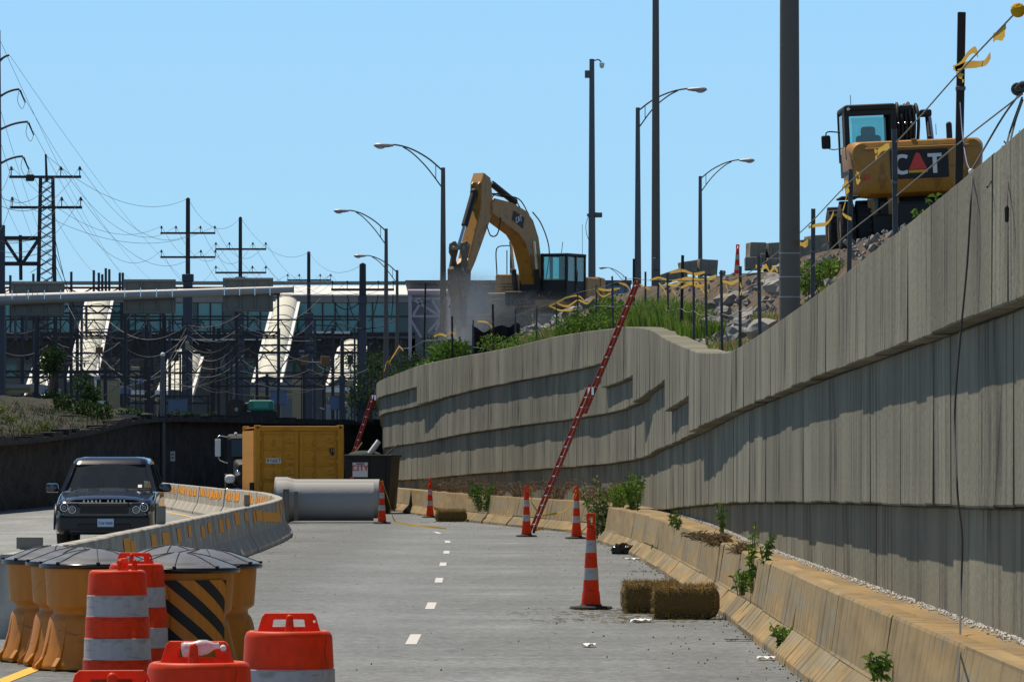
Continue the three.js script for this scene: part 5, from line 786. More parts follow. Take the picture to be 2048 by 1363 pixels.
for (const [px, l, h] of [[1080, 'mixed grassy weeds on the wall top below the excavator tracks', .55], [1118, 'brownish grassy weeds on the wall top below the excavator cab', .6]]) grassTuft(l, wt(px, .6), h, .5, 2.2, 900, [...GREEN, ...DRY], 'wall top plants');
bush('dense green weeds on the wall top right of the excavator', wt(1158, .7), .75, .75, 1.2, 1100, .13, GREEN, 'wall top plants'); bush('tall leafy weeds on the wall top just left of the ladder head', wt(1205, .8), .8, .95, 1.2, 1300, .15, [...GREEN, DEEP[3]], 'wall top plants'); bush('dark leafy weeds spreading behind the ladder top', wt(1238, 1.0), .6, .9, 1.2, 900, .14, GREEN, 'wall top plants');
for (const [px, h, l] of [[1288, .9, 'tall bright grass right of the ladder head'], [1312, 1.05, 'tallest bright grass clump around the thin mast foot'], [1338, .85, 'bright grass clump left of the black post'], [1360, .8, 'bright grass clump around the black post'], [1382, .65, 'lower grass clump right of the black post'], [1402, .45, 'short grass clump at the edge of the dirt slope']]) grassTuft(l, wt(px, .6), h, .45, 2.2, 1500, [...LIME, ...LIME, ...GREEN, DRY[0]], 'wall top plants');
for (const [px, Z, ry, l] of [[1612, 80, .42, 'broad leafed weeds right at the foot of the thick mast'], [1645, 78, .45, 'broad leafed weeds on the slope right of the thick mast'], [1678, 76, .42, 'broad leafed weeds on the slope nearest the excavator wheel'], [1615, 92, .5, 'upper leafy weeds beside the thick mast'], [1700, 72, .42, 'broad leafed weeds at the wall edge below the excavator wheel'], [1660, 92, .32, 'small leafy weeds high on the slope below the wheel']]) bush(l, bank(px, Z).add(V(0, -.03, 0)), .34, ry, .7, 420, .11, [...LIME, ...GREEN], 'wall top plants');
for (const [px, h, l] of [[1850, .15, 'trailing bright weed on the wall top under the excavator tail'], [1880, .16, 'second trailing bright weed left of the tall black post'], [1905, .1, 'small weed at the foot of the tall black post'], [2030, .14, 'small weed on the wall top near the picture corner']]) { const Z = FOCAL * 3.0 / (px - 1024); weed(l, V(3.0, topY(Z) - .01, -Z), h, .12, 6, 34, .06, LIME, 'wall top plants'); }
for (const [px, h, l] of [[1480, .3, 'small weeds at the lowest dip of the wall top'], [1440, .3, 'sparse weeds on the dirt beside the dip']]) weed(l, wt(px, .5), h, .3, 8, 90, .07, [...LIME, ...DRY], 'wall top plants');
// weeds at the barrier
const gs = (px, Z, y = .68, add = 0) => V(X(px, Z), y, -Z);
weed('wispy brown and green weed in the gap between the tan barriers', gs(1192, 118, .05), 1.35, .35, 16, 420, .12, [...GREEN, ...DRY], 'barrier plants');
weed('tall bright weed behind the tan barrier end', gs(1268, 112), .75, .35, 20, 700, .09, [...LIME, ...GREEN], 'barrier plants'); weed('lower bright weed behind the tan barrier end, left of the tall one', gs(1235, 116), .55, .4, 18, 520, .08, LIME, 'barrier plants');
weed('dark ivy clump hanging over the tan barrier gap', gs(1203, 118.6, .1), .85, .22, 14, 420, .10, [...DEEP, GREEN[2]], 'barrier plants');
for (const [px, Z, h, l] of [[1345, 88, .25, 'small weed between barrier and wall left of the dry grass'], [1357, 84, .28, 'second small weed between barrier and wall'], [1447, 71, .5, 'upright weed against the wall behind the dry grass'], [1530, 58, .30, 'low leafy weed at the wall foot right of the tall stalk']]) weed(l, gs(px, Z), h, .1, 6, 90, .07, GREEN, 'barrier plants');
weed('tall leafy stalk growing up between barrier and wall', gs(1503, 59.4, .35), .78, .05, 4, 150, .075, [...LIME, GREEN[1]], 'barrier plants');
weed('dead straw-coloured grass hanging over the barrier top', gs(1440, 70), .16, .3, 40, 420, .12, DRY, 'barrier plants', M.dry, 'dry_grass', [-.2, .1]);
weed('straw-coloured dead grass beside the tall stalk', gs(1478, 64), .12, .2, 24, 200, .11, DRY, 'barrier plants', M.dry, 'dry_grass');
for (const [px, py, h, l] of [[1295, 1095, .28, 'green weed on the barrier face above the rubbish bag'], [1312, 1113, .2, 'thin weed on the barrier toe right of the rubbish bag'], [1482, 1190, .28, 'weed sprouting from the barrier joint beside the bales'], [1568, 1300, .22, 'bushy weed sprouting from the nearest barrier joint'], [1440, 1242, .17, 'small weed at the foot of the front bale'], [1756, 1362, .2, 'weed on the barrier face at the bottom edge'], [1282, 1125, .1, 'tiny weed at the barrier toe']]) { const Z = clamp(FOCAL * 2.42 / (px - 1024), 30, 110); weed(l, at(px, py, Z * .995), h, .12, 9, 110, .075, [...LIME, ...GREEN], 'barrier plants'); }
for (let k = 0; k < 8; k++) { const Z = 126 + k * 6.2, p = V(farBar(Z) + .62, .66, -Z); weed(`pinkish dry weed behind the far tan barrier, ${ORD[k]} from the barrier gap`, p, rr(.4, .62), .6, 26, 900, .10, PINK, 'dry weeds behind the far barrier', M.dry, 'dry_weed'); }
weed('green creeper spilling over the far tan barrier', V(farBar(149) + .1, .3, -148.6), .85, .4, 22, 700, .1, GREEN, 'barrier plants'); weed('small green sprig growing high on the far wall face', at(827, 806, 186), .6, .3, 10, 160, .12, [...GREEN, ...PINK], 'barrier plants');

// ---------------------------------------------------------------- railway station far behind
const BX = (px0, py0, px1, py1, Z, d = .3) => { const a = at(px0, py1, Z), b = at(px1, py0, Z); return bx(b.x - a.x, b.y - a.y, d, (a.x + b.x) / 2, (a.y + b.y) / 2, -Z - d / 2); };
const BAR = (px0, py0, px1, py1, Z, w = .15) => beam(at(px0, py0, Z), at(px1, py1, Z), w, w);
{
  const Z = 520, t = thing('station_footbridge', 'long station footbridge with white sunlit roof and teal glass, far behind the rail wires', 'footbridge', [0, 0, 0]);
  obj('roof', [grid(1, 1, (u, v) => { const a = at(-90, 589, Z), b = at(815, 589, Z); return V(lerp(a.x, b.x, u), lerp(a.y, a.y + .95, v), -Z - 4.5 * v); }), BX(-90, 588, 815, 591, Z + .1, 4.4)], M.roofWhite, t);
  obj('ridge_parapet', [BX(-90, 562, 1262, 569, Z + 4.7, .5)], M.stationDark, t);
  obj('fascia', BX(-90, 591, 820, 604, Z + .4, .6), M.stationGrey, t);
  obj('hall_interior', [BX(-90, 604, 830, 668, Z + 6, .3), BX(-90, 668, 830, 672, Z + 1, 5)], M.stationGrey, t);
  for (let i = 0; i < 36; i++) { const p0 = -80 + i * 25; obj('window_pane', BX(p0 + 1.5, 606, p0 + 23.5, 664, Z + .6, .04), hash(i, 2, 3) < .3 ? M.glassDark : M.glassTeal, t); obj('mullion', BX(p0 - 1.2, 604, p0 + 1.2, 668, Z + .45, .3), M.steelDark, t); }
  obj('transom', [BX(-90, 631, 830, 634, Z + .4, .2), BX(-90, 664, 830, 670, Z + .3, .5)], M.steelDark, t);
  const tr = obj('bridge_truss', [BX(-90, 672, 830, 677, Z, .4), BX(-90, 716, 830, 722, Z, .4), BX(-90, 677, 830, 716, Z + 3, .2)], M.stationDark, t); for (let i = 0; i < 38; i++) obj('truss_diagonal', BAR(-90 + i * 24, i % 2 ? 676 : 718, -66 + i * 24, i % 2 ? 718 : 676, Z, .22), M.steelDark, tr);
  for (let i = 0; i < 9; i++) obj('bridge_pier', BX(-60 + i * 104, 720, -40 + i * 104, 870, Z + 1, 1), M.stationGrey, t);
  obj('lower_hall', [BX(-90, 722, 830, 872, Z + 8, .5)], M.stationGrey, t); for (let i = 0; i < 22; i++) if (hash(i, 5, 1) < .6) obj('lower_pane', BX(-80 + i * 40, 724, -48 + i * 40, 752, Z + 7.5, .04), M.glassTeal, t);
  obj('light_ledge', [BX(300, 664, 470, 667, Z - .2, .3), BX(610, 662, 700, 667, Z - .2, .3), BX(330, 676, 560, 680, Z - .4, .2)], M.white, t);
}
function escalator(label, a, b, hw) { // arched canopy from a (top) to b (bottom)
  const t = thing('escalator_canopy', label, 'escalator canopy', [0, 0, 0], 0, 'white escalator canopies');
  const arch = (u, v) => { const c = a.clone().lerp(b, u), q = Math.PI * v; return V(c.x - hw * Math.cos(q), c.y + hw * .62 * Math.sin(q), c.z); };
  obj('canopy_shell', grid(12, 12, arch), M.canopy, t);
  obj('flank', [grid(8, 1, (u, v) => { const c = a.clone().lerp(b, u); return V(c.x - hw, c.y - 1.3 * (1 - v), c.z); }), grid(8, 1, (u, v) => { const c = a.clone().lerp(b, u); return V(c.x + hw, c.y - 1.3 * (1 - v), c.z); })], M.white, t);
  for (let k = 0; k < 9; k++) obj('hoop', tube(Array.from({ length: 9 }, (_, i) => arch(k / 8, i / 8).add(V(0, .03, 0))), .05, 16, 5), M.galv, t);
  for (const s of [-1, 1]) obj('edge_rail', beam(a.clone().add(V(s * (hw + .12), .05, .05)), b.clone().add(V(s * (hw + .12), .05, .05)), .26, .2), M.roofWhite, t);
}
escalator('white arched escalator canopy below the third sign, the clearest of them', at(572, 606, 517), at(533, 768, 470), 1.02);
escalator('white arched escalator canopy between the first and second signs', at(198, 604, 517), at(163, 762, 472), 1.05);
escalator('lower white canopy behind the second tall pole', at(372, 716, 517), at(345, 800, 480), 1.35);
escalator('lower white canopy behind the thick pole above the dumpster', at(706, 694, 517), at(682, 775, 480), 1.1);
escalator('narrow white canopy left of the lattice tower', at(90, 722, 517), at(66, 795, 480), .7);
{
  const Z = 520, t = thing('depot_building', 'long low grey building with blue panels behind the tracked excavator', 'building', [0, 0, 0]); obj('wall', BX(815, 566, 1262, 720, Z + 3, 8), M.stationGrey, t); obj('roof_edge', BX(810, 560, 1264, 567, Z + 2, 9), M.stationDark, t); for (let i = 0; i < 6; i++) obj('blue_panel', BX(1190 + i * 12, 570, 1201 + i * 12, 612, Z + 2.7, .12), M.stationBlue, t); obj('red_band', BX(900, 632, 1010, 655, Z + 2.7, .12), M.brownPanel, t);
  const Zt = 420, p = thing('pink_truss', 'pale pink steel truss frame behind the dark timber post', 'truss', [0, 0, 0]); const pk = mat(L(.50, .42, .46), .7); obj('top_roll', bar(at(815, 584, Zt), at(902, 584, Zt), .22, 14), pk, p); obj('frame', [BAR(820, 590, 820, 720, Zt, .25), BAR(820, 597, 902, 597, Zt, .16), BAR(824, 632, 902, 632, Zt, .14), BAR(898, 590, 898, 720, Zt, .22)], pk, p); for (const q of [[826, 630, 846, 597], [826, 598, 880, 632], [862, 597, 884, 632], [884, 632, 856, 664], [884, 632, 868, 668], [822, 640, 842, 674]]) obj('diagonal', BAR(...q, Zt, .16), pk, p);
}
// platform roofs, panels and cabinets under the bridge
{
  for (const [p0, y0, p1, y1, Z, m, l, n, c] of [[-10, 768, 78, 776, 330, 'stationGrey', 'pale platform canopy edge at the left picture edge', 'platform_canopy', 'canopy'], [262, 780, 330, 788, 420, 'roofWhite', 'small white sunlit shelter roof left of the slim utility pole', 'platform_canopy', 'canopy'], [645, 774, 700, 784, 420, 'roofWhite', 'small white sunlit shelter roof right of the thin far pole', 'platform_canopy', 'canopy'], [500, 764, 596, 782, 440, 'stationGrey', 'grey shelter roof at the foot of the clearest escalator canopy', 'platform_canopy', 'canopy']]) { const t = thing(n, l, c, [0, 0, 0], 0, 'platform canopies'); obj('roof_slab', BX(p0, y0, p1, y1, Z, 5), M[m], t); for (let k = 0; k < 4; k++) obj('post', BX(lerp(p0, p1, .1 + k * .26), y1, lerp(p0, p1, .1 + k * .26) + 3, 860, Z + 2, .2), M.stationTan, t); obj('fascia', BX(p0, y1, p1, y1 + 10, Z + .3, .15), M.stationTan, t); }
  const sig = (l, p0, y0, p1, y1, Z, m, n, c, extra) => { const t = thing(n, l, c, [0, 0, 0]); obj('panel', BX(p0, y0, p1, y1, Z, .2), M[m], t); obj('support', BX((p0 + p1) / 2 - 1.5, y1, (p0 + p1) / 2 + 1.5, 868, Z + .05, .12), M.steelDark, t); if (extra) obj('panel_frame', [BX(p0 - 1, y0 - 1.5, p1 + 1, y0, Z - .05, .3), BX(p0 - 1, y1, p1 + 1, y1 + 1.5, Z - .05, .3)], M.galvDark, t); };
  sig('tan metal panel hanging left of the slim utility pole', 201, 760, 239, 816, 340, 'stationTan', 'metal_panel', 'panel', 1);
  sig('blue-grey equipment cabinet beside the second tall pole', 336, 798, 374, 842, 330, 'bluebox', 'equipment_cabinet', 'cabinet', 1); sig('blue-grey transformer box above the green machine', 540, 782, 574, 808, 320, 'bluebox', 'transformer_box', 'box', 1); sig('blue transformer box on the slim pole above the dumpster', 660, 792, 688, 818, 300, 'bluebox', 'transformer_box', 'box', 1);
  sig('pale cabinet behind the brown panel above the container', 648, 808, 712, 868, 335, 'galv', 'equipment_cabinet', 'cabinet', 0); sig('brown board standing behind the right end of the container', 656, 838, 704, 866, 300, 'brownPanel', 'brown_board', 'board', 0); sig('tan pillar under the clearest escalator canopy', 584, 752, 606, 864, 430, 'stationTan', 'station_pillar', 'pillar', 0);
  sig('white metal balcony cage on the second tall pole', 376, 846, 410, 878, 290, 'galv', 'cage_panel', 'cage', 1); sig('pale notice board on the stone wall top', 232, 828, 272, 842, 250, 'galv', 'notice_board', 'board', 1); sig('small blue and white direction plate at the tan panel', 188, 801, 210, 807, 290, 'white', 'direction_plate', 'sign', 0);
  { const Zs = 246, p = at(289, 866, Zs), t = thing('warning_sign', 'orange diamond road warning sign in front of the stone wall', 'road sign', V(p.x, 0, -Zs)); obj('sign_plate', rb(.56, .56, .02, .03, 0, 0, 0).rotateZ(Math.PI / 4).translate(0, p.y, .05), M.stripeO, t); obj('sign_mark', [bx(.05, .3, .01, 0, p.y, .065), prism([[-.09, 0], [.09, 0], [0, .12]], .01, 0).translate(0, p.y + .14, .065)], M.black, t); obj('sign_post', bx(.06, p.y, .05, 0, p.y / 2, 0), M.galvDark, t); }
  { const Zs = 240, p = at(345, 912, Zs), t = thing('small_sign', 'small white road sign on a thin post beyond the median', 'road sign', V(p.x, 0, -Zs)); obj('sign_plate', rb(.2, .42, .02, .02, 0, p.y, .04), M.white, t); obj('sign_mark', [bx(.1, .05, .01, 0, p.y + .08, .055), bx(.1, .05, .01, 0, p.y - .06, .055)], M.black, t); obj('sign_post', bx(.05, p.y, .04, 0, p.y / 2, 0), M.galvDark, t); }
}
// ---------------------------------------------------------------- rail poles, towers, portals
const insul = (x, y) => [bar(V(x, y, 0), V(x, y + .34, 0), .025, 6), cyl(.13, .05, .09, 10, x, y + .33, 0), cyl(.08, .04, .1, 10, x, y + .42, 0)];
const wirePts = {};
function railPole(key, label, px, topPy, Z, r0, r1, arms, thickPy) {
  const b = 3.3, h = Y(topPy, Z) - b, t = thing('rail_pole', label, 'pole', V(X(px, Z), b, -Z), 0, 'rail poles'); const split = thickPy ? Y(thickPy, Z) - b : h * .5;
  obj('lower_shaft', [bx(r0 * 2, split, r0 * 2, 0, split / 2, 0), rb(r0 * 2.5, .5, r0 * 2.5, .05, 0, split, 0)], M.steelBlue, t); obj('upper_shaft', lathe([[r1 * 1.1, split], [r1, h], [.001, h + .1]], 12), M.steelDark, t);
  wirePts[key] = { top: V(X(px, Z), b + h, -Z), ins: [] };
  for (const [py, p0, p1, pins] of arms) { const y = Y(py, Z) - b, c = obj('crossarm', beam(V(X(p0, Z) - X(px, Z), y, .1), V(X(p1, Z) - X(px, Z), y, .1), .12, .14), M.steelDark, t); for (const pp of pins) { const x = X(pp, Z) - X(px, Z); obj('insulator', insul(x, y), M.steelDark, c); wirePts[key].ins.push(V(X(px, Z) + x, b + y + .5, -Z)); } }
  return t;
}
railPole('b', 'tall rail pole with two crossarms, second from the left behind the second sign', 375, 397, 400, .32, .15, [[466, 320, 430, [322, 351, 400, 429]], [514, 320, 430, [322, 401, 430]]], 555);
railPole('c', 'tall rail pole with two crossarms behind the third sign', 480, 435, 425, .30, .13, [[498, 430, 532, [431, 458, 505, 531]], [545, 430, 532, [431, 504, 531]]], 560);
railPole('d', 'slim rail pole with one crossarm in the middle of the bridge', 617, 504, 470, .32, .14, [[560, 574, 662, [575, 598, 640, 661]]], 632);
railPole('e', 'thick blunt rail pole with a heavy crossarm above the dumpster', 725, 528, 330, .21, .19, [[579, 662, 788, [664, 694, 756, 786]]], 600);
railPole('f', 'short slim pole carrying the blue transformer box', 684, 680, 300, .14, .1, [], 760);
railPole('g', 'thin black pole in front of the thick blunt rail pole', 709, 658, 300, .06, .05, [], 760);
{ // lattice tower
  const Z = 280, b = 3.9, t = thing('lattice_tower', 'black lattice tower with two crossarms, ivy at its foot', 'tower', V(X(92, Z), b, -Z)); const h = Y(352, Z) - b, w0 = .52, w1 = .30;
  const wd = y => lerp(w0, w1, y / h); for (const sx of [-1, 1]) for (const sz of [-1, 1]) obj('corner_leg', beam(V(sx * w0, 0, sz * w0), V(sx * w1, h, sz * w1), .12, .12), M.steelDark, t);
  for (let k = 0; k < 26; k++) { const y0 = h * k / 26, y1 = h * (k + 1) / 26; obj('lacing', [beam(V(-wd(y0), y0, wd(y0)), V(wd(y1), y1, wd(y1)), .05, .04), beam(V(wd(y0), y0, wd(y0)), V(-wd(y1), y1, wd(y1)), .05, .04), beam(V(-wd(y0), y0, -wd(y0)), V(wd(y1), y1, -wd(y1)), .05, .04), beam(V(wd(y0), y0, -wd(y0)), V(wd(y1), y1, wd(y1)), .05, .04)], M.steelDark, t); }
  obj('spire', bar(V(0, h - .3, 0), V(-.05, Y(308, Z) - b, 0), .07, 8, .05), M.steelDark, t); wirePts.a = { top: V(X(88, Z), Y(308, Z), -Z), ins: [] };
  for (const [py, p0, p1, pins] of [[354, 18, 162, [22, 121, 159]], [415, 20, 164, [24, 123, 161]]]) { const y = Y(py, Z) - b, c = obj('crossarm', beam(V(X(p0, Z) - X(92, Z), y, .3), V(X(p1, Z) - X(92, Z), y, .3), .10, .13), M.steelDark, t); for (const pp of pins) { const x = X(pp, Z) - X(92, Z); obj('insulator', insul(x, y).map(g => g.translate(0, 0, .3)), M.steelDark, c); wirePts.a.ins.push(V(X(pp, Z), b + y + .5, -Z + .3)); } }
  obj('lamp_box', [rb(.42, .34, .3, .08, X(60, Z) - X(92, Z), Y(356, Z) - b, .4), bar(V(X(58, Z) - X(92, Z), Y(356, Z) - b, .4), V(X(58, Z) - X(92, Z), Y(342, Z) - b, .4), .02)], M.steelDark, t); obj('meter_box', rb(.6, .42, .3, .03, 0, Y(779, Z) - b, .7), M.galv, t);
  const pt = thing('portal_frame', 'dark triangulated rail portal beam between the picture edge and the lattice tower', 'portal', [0, 0, 0]), Zp = 281; obj('chord', [BAR(-30, 476, 80, 476, Zp, .2), BAR(-30, 527, 80, 527, Zp, .2)], M.steelDark, pt); for (const q of [[6, 476, 40, 527], [78, 476, 44, 527], [40, 470, 41, 560]]) obj('diagonal', BAR(...q, Zp, .16), M.steelDark, pt); obj('leg', BAR(3, 450, 3, 790, Zp, .3), M.steelBlue, pt);
}
{ // power-line monopole with davit arms, just outside the picture
  const Z = 330, t = thing('transmission_pole', 'steel power-line pole at the left edge with four curved arms', 'pole', V(X(-8, Z), 3.4, -Z)); obj('shaft', lathe([[.42, 0], [.2, Y(60, Z) - 3.4]], 14), M.galvDark, t);
  for (const [px, py] of [[18, 110], [38, 178], [55, 243], [45, 312]]) { const e = at(px, py, Z).sub(t.position), y = e.y, a = obj('davit_arm', tube([V(0, y - .55, 0), V(e.x * .45, y - .18, 0), V(e.x * .8, y - .03, 0), e], .07, 16, 7), M.galvDark, t); const q = e.clone().add(V(.3, -.75, -.5)); if (py > 120) { obj('insulator_string', bar(e.clone().add(V(.04, -.06, 0)), q, .06, 8, .04), M.steelDark, a); obj('jumper', tube([q, e.clone().add(V(.15, -1.15, 0)), e.clone().add(V(-.1, -.7, 0)), e], .015, 14, 5), M.wire, a); } }
}
// rail portal beams in front of the footbridge
[[0, 720, 639, 676, 400, 'upper dark lattice portal beam crossing in front of the footbridge glass'], [0, 560, 575, 588, 300, 'high thin portal beam level with the white roof'], [60, 720, 706, 745, 360, 'lower dark lattice portal beam crossing the escalator canopies'], [0, 420, 792, 806, 345, 'lowest thin portal beam over the left tracks']].forEach(([p0, p1, y0, y1, Z, l]) => { const t = thing('portal_beam', l, 'portal', [0, 0, 0], 0, 'rail portal beams'); obj('chord', [BAR(p0, y0, p1, y0, Z, .11), BAR(p0, y1, p1, y1, Z, .11)], M.steelDark, t); const n = Math.round((p1 - p0) / 27); for (let i = 0; i < n; i++) obj('diagonal', BAR(lerp(p0, p1, i / n), i % 2 ? y0 : y1, lerp(p0, p1, (i + 1) / n), i % 2 ? y1 : y0, Z, .07), M.steelDark, t); for (const q of [p0 + 8, (p0 + p1) / 2 - 30, p1 - 4]) obj('hanger', BAR(q, y0, q, 868, Z, .12), M.steelDark, t); });
for (const [px, py, k] of [[20, 550], [66, 547], [142, 543], [187, 540], [197, 545], [204, 548], [211, 536], [218, 538], [239, 545], [245, 545], [163, 600], [172, 610], [30, 606], [52, 612], [300, 648], [286, 655]].map((q, i) => [...q, i])) { const Z = 335, t = tag(obj('steel_mast', BAR(px, py, px, py < 560 ? 600 : 680, Z, .14), M.steelBlue), `short dark steel mast among the left tracks, ${ORD[k]} of the cluster under the signs`, 'mast', 'short track masts'); }
// wires
{
  const wire = (p, q, sag, r, m, l, grp) => { const pts = []; for (let k = 0; k <= 8; k++) { const u = k / 8, v = p.clone().lerp(q, u); v.y -= sag * 4 * u * (1 - u); pts.push(v); } tag(obj('overhead_wire', tube(pts, r, 16, 4), m), l, 'wire', grp); };
  const W1 = 'thin dark line wire sagging between rail pole crossarms', W2 = 'faint power line descending from the curved arms', W3 = 'slack grey cable sagging among the rail poles';
  const ks = ['a', 'b', 'c', 'd']; for (let k = 0; k < 3; k++) { const A = wirePts[ks[k]], B = wirePts[ks[k + 1]]; wire(A.top, B.top, 1.4, .012, M.wire, W1, 'line wires'); const n = Math.min(A.ins.length, 7); for (let i = 0; i < n; i++) wire(A.ins[i], B.ins[Math.min(i, B.ins.length - 1)], 1.7 + (i % 3) * .2, .011, M.wire, W1, 'line wires'); }
  wire(wirePts.d.top, wirePts.e.top, 1, .011, M.wire, W1, 'line wires'); for (let i = 0; i < 4; i++) wire(wirePts.d.ins[i], wirePts.e.ins[i], 1.2, .011, M.wire, W1, 'line wires');
  for (const i of [0, 1, 2, 3, 4, 5]) wire(wirePts.a.ins[i], at(-60, 300 + i * 34, 200), 1.5, .011, M.wire, W1, 'line wires');
  for (const [px, py, qx, qy] of [[20, 112, 380, 568], [48, 196, 305, 562], [66, 262, 262, 560], [56, 332, 205, 556], [-20, 150, 120, 560], [-10, 250, 100, 545], [-10, 60, 250, 560], [-20, 330, 70, 500]]) wire(at(px, py, 330), at(qx, qy, 700), 1.2, .012, M.wire, W2, 'power lines');
  const cab = [[105, 470, 100, 592, 3], [110, 480, 172, 700, 1], [108, 500, 230, 740, 2], [110, 530, 260, 760, 2], [215, 640, 372, 650, 2.2], [215, 660, 370, 672, 3], [110, 640, 370, 730, 4], [120, 690, 322, 740, 3.5], [130, 600, 322, 752, 4], [200, 700, 322, 765, 3], [376, 650, 480, 628, .8], [376, 672, 478, 655, 1.2], [378, 690, 478, 668, 1.6], [378, 700, 480, 680, 2], [376, 715, 482, 700, 2], [484, 690, 617, 708, 1.4], [484, 720, 617, 740, 1.4], [540, 690, 684, 712, 1.4], [617, 745, 684, 700, 1.2], [620, 760, 725, 740, 1.5], [480, 742, 560, 746, .2], [330, 735, 372, 655, .1], [330, 742, 374, 670, .1], [486, 760, 700, 768, 1], [0, 660, 100, 640, 1], [0, 700, 95, 690, 1], [0, 480, 105, 470, .4], [0, 512, 100, 498, .5], [60, 545, 100, 515, .1], [640, 815, 684, 800, .6], [400, 770, 620, 782, 1], [250, 790, 330, 770, 1.2]];
  cab.forEach(([a, b, c, d, s], i) => wire(at(a, b, 318 + (i % 5) * 6), at(c, d, 322 + (i % 4) * 7), s * .45, .02, i % 3 ? M.cableGrey : M.wire, W3, 'slack cables'));
  for (let i = 0; i < 44; i++) { const a = [92, 170, 325, 375, 480, 617, 725][Math.floor(rnd() * 6)] + rr(-8, 8), b = a + rr(60, 170), y = rr(610, 800); wire(at(a, y, rr(310, 420)), at(Math.min(b, 745), y + rr(-40, 40), rr(310, 420)), rr(.3, 1.6), rr(.012, .022), i % 4 ? M.wire : M.cableGrey, i % 4 ? 'thin black cable in the tangle under the station footbridge' : W3, i % 4 ? 'cable tangle' : 'slack cables'); }
  for (let i = 0; i < 26; i++) { const px = rr(10, 740), y = rr(690, 845), Z = rr(300, 400), w = rr(.15, .5), t = thing('track_box', `small trackside box or bracket, ${ORD[i]} of the scattered fittings under the footbridge`, 'fitting', at(px, y, Z), rr(-.3, .3), 'trackside fittings'); obj('housing', rb(w, rr(.2, .6), .2, .03), [M.galv, M.stationTan, M.bluebox, M.steelDark, M.brownPanel][i % 5], t); obj('stalk', bar(V(0, -.1, -.1), V(0, 3.35 - t.position.y, -.1), .04, 6), M.steelDark, t); }
  for (const [p0, y0, p1, y1] of [[664, 588, 690, 640], [786, 588, 780, 640], [694, 590, 720, 640], [756, 590, 735, 640], [664, 600, 720, 602], [664, 640, 790, 640]]) wire(at(p0, y0, 329.5), at(p1, y1, 329.5), .5, .028, M.steelDark, 'looped black jumper cable on the thick blunt rail pole', 'jumper cables');
}
// more rail steelwork between the poles
[[40, 330, 612, 626, 352, 'dark lattice portal beam just under the first two signs'], [300, 740, 690, 704, 384, 'thin lattice portal beam in front of the deck truss, from the second pole rightwards'], [0, 300, 742, 754, 322, 'lattice portal beam low over the left tracks'], [420, 745, 756, 772, 372, 'lattice portal beam low over the right tracks'], [150, 560, 664, 672, 366, 'narrow lattice portal beam across the two main canopies']].forEach(([p0, p1, y0, y1, Z, l]) => { const t = thing('portal_beam', l, 'portal', [0, 0, 0], 0, 'rail portal beams'); obj('chord', [BAR(p0, y0, p1, y0, Z, .12), BAR(p0, y1, p1, y1, Z, .12)], M.steelDark, t); const n = Math.round((p1 - p0) / 20); for (let i = 0; i < n; i++) obj('diagonal', BAR(lerp(p0, p1, i / n), i % 2 ? y0 : y1, lerp(p0, p1, (i + 1) / n), i % 2 ? y1 : y0, Z, .08), M.steelDark, t); for (const q of [p0 + 4, lerp(p0, p1, .35), lerp(p0, p1, .7), p1 - 3]) obj('hanger', BAR(q, y0 - 8, q, 868, Z, .2), M.steelDark, t); });
for (let i = 0; i < 22; i++) { const px = rr(5, 745), Z = rr(310, 420), y = rr(610, 720), t = thing('catenary_mast', `dark catenary mast with short bracket arm, ${ORD[i]} in the thicket under the footbridge`, 'mast', V(X(px, Z), 3.3, -Z), 0, 'catenary masts'), h = Y(y, Z) - 3.3, s = rnd() < .5 ? -1 : 1; obj('shaft', bx(.18, h, .18, 0, h / 2, 0), i % 2 ? M.steelDark : M.steelBlue, t); obj('bracket_arm', [beam(V(0, h - .3, 0), V(s * 1.5, h - .35, 0), .07, .07), beam(V(0, h - 1.2, 0), V(s * 1.3, h - .4, 0), .05, .05)], M.steelDark, t); obj('insulator', lathe([[.001, 0], [.07, .03], [.04, .1], [.08, .16], [.04, .22], [.001, .3]], 8).translate(s * 1.2, h - .75, 0), M.brownPanel, t); }
// slim utility pole on the road side
{ const Z = 238, t = thing('utility_pole', 'slim grey utility pole in front of the stone wall', 'pole', V(X(325, Z), 0, -Z)); obj('shaft', lathe([[.12, 0], [.085, Y(712, Z)], [.001, Y(708, Z)]], 12), M.galvDark, t); obj('pole_cap', T(new THREE.SphereGeometry(.1, 10, 8), 0, Y(709, Z), 0), M.white, t); }

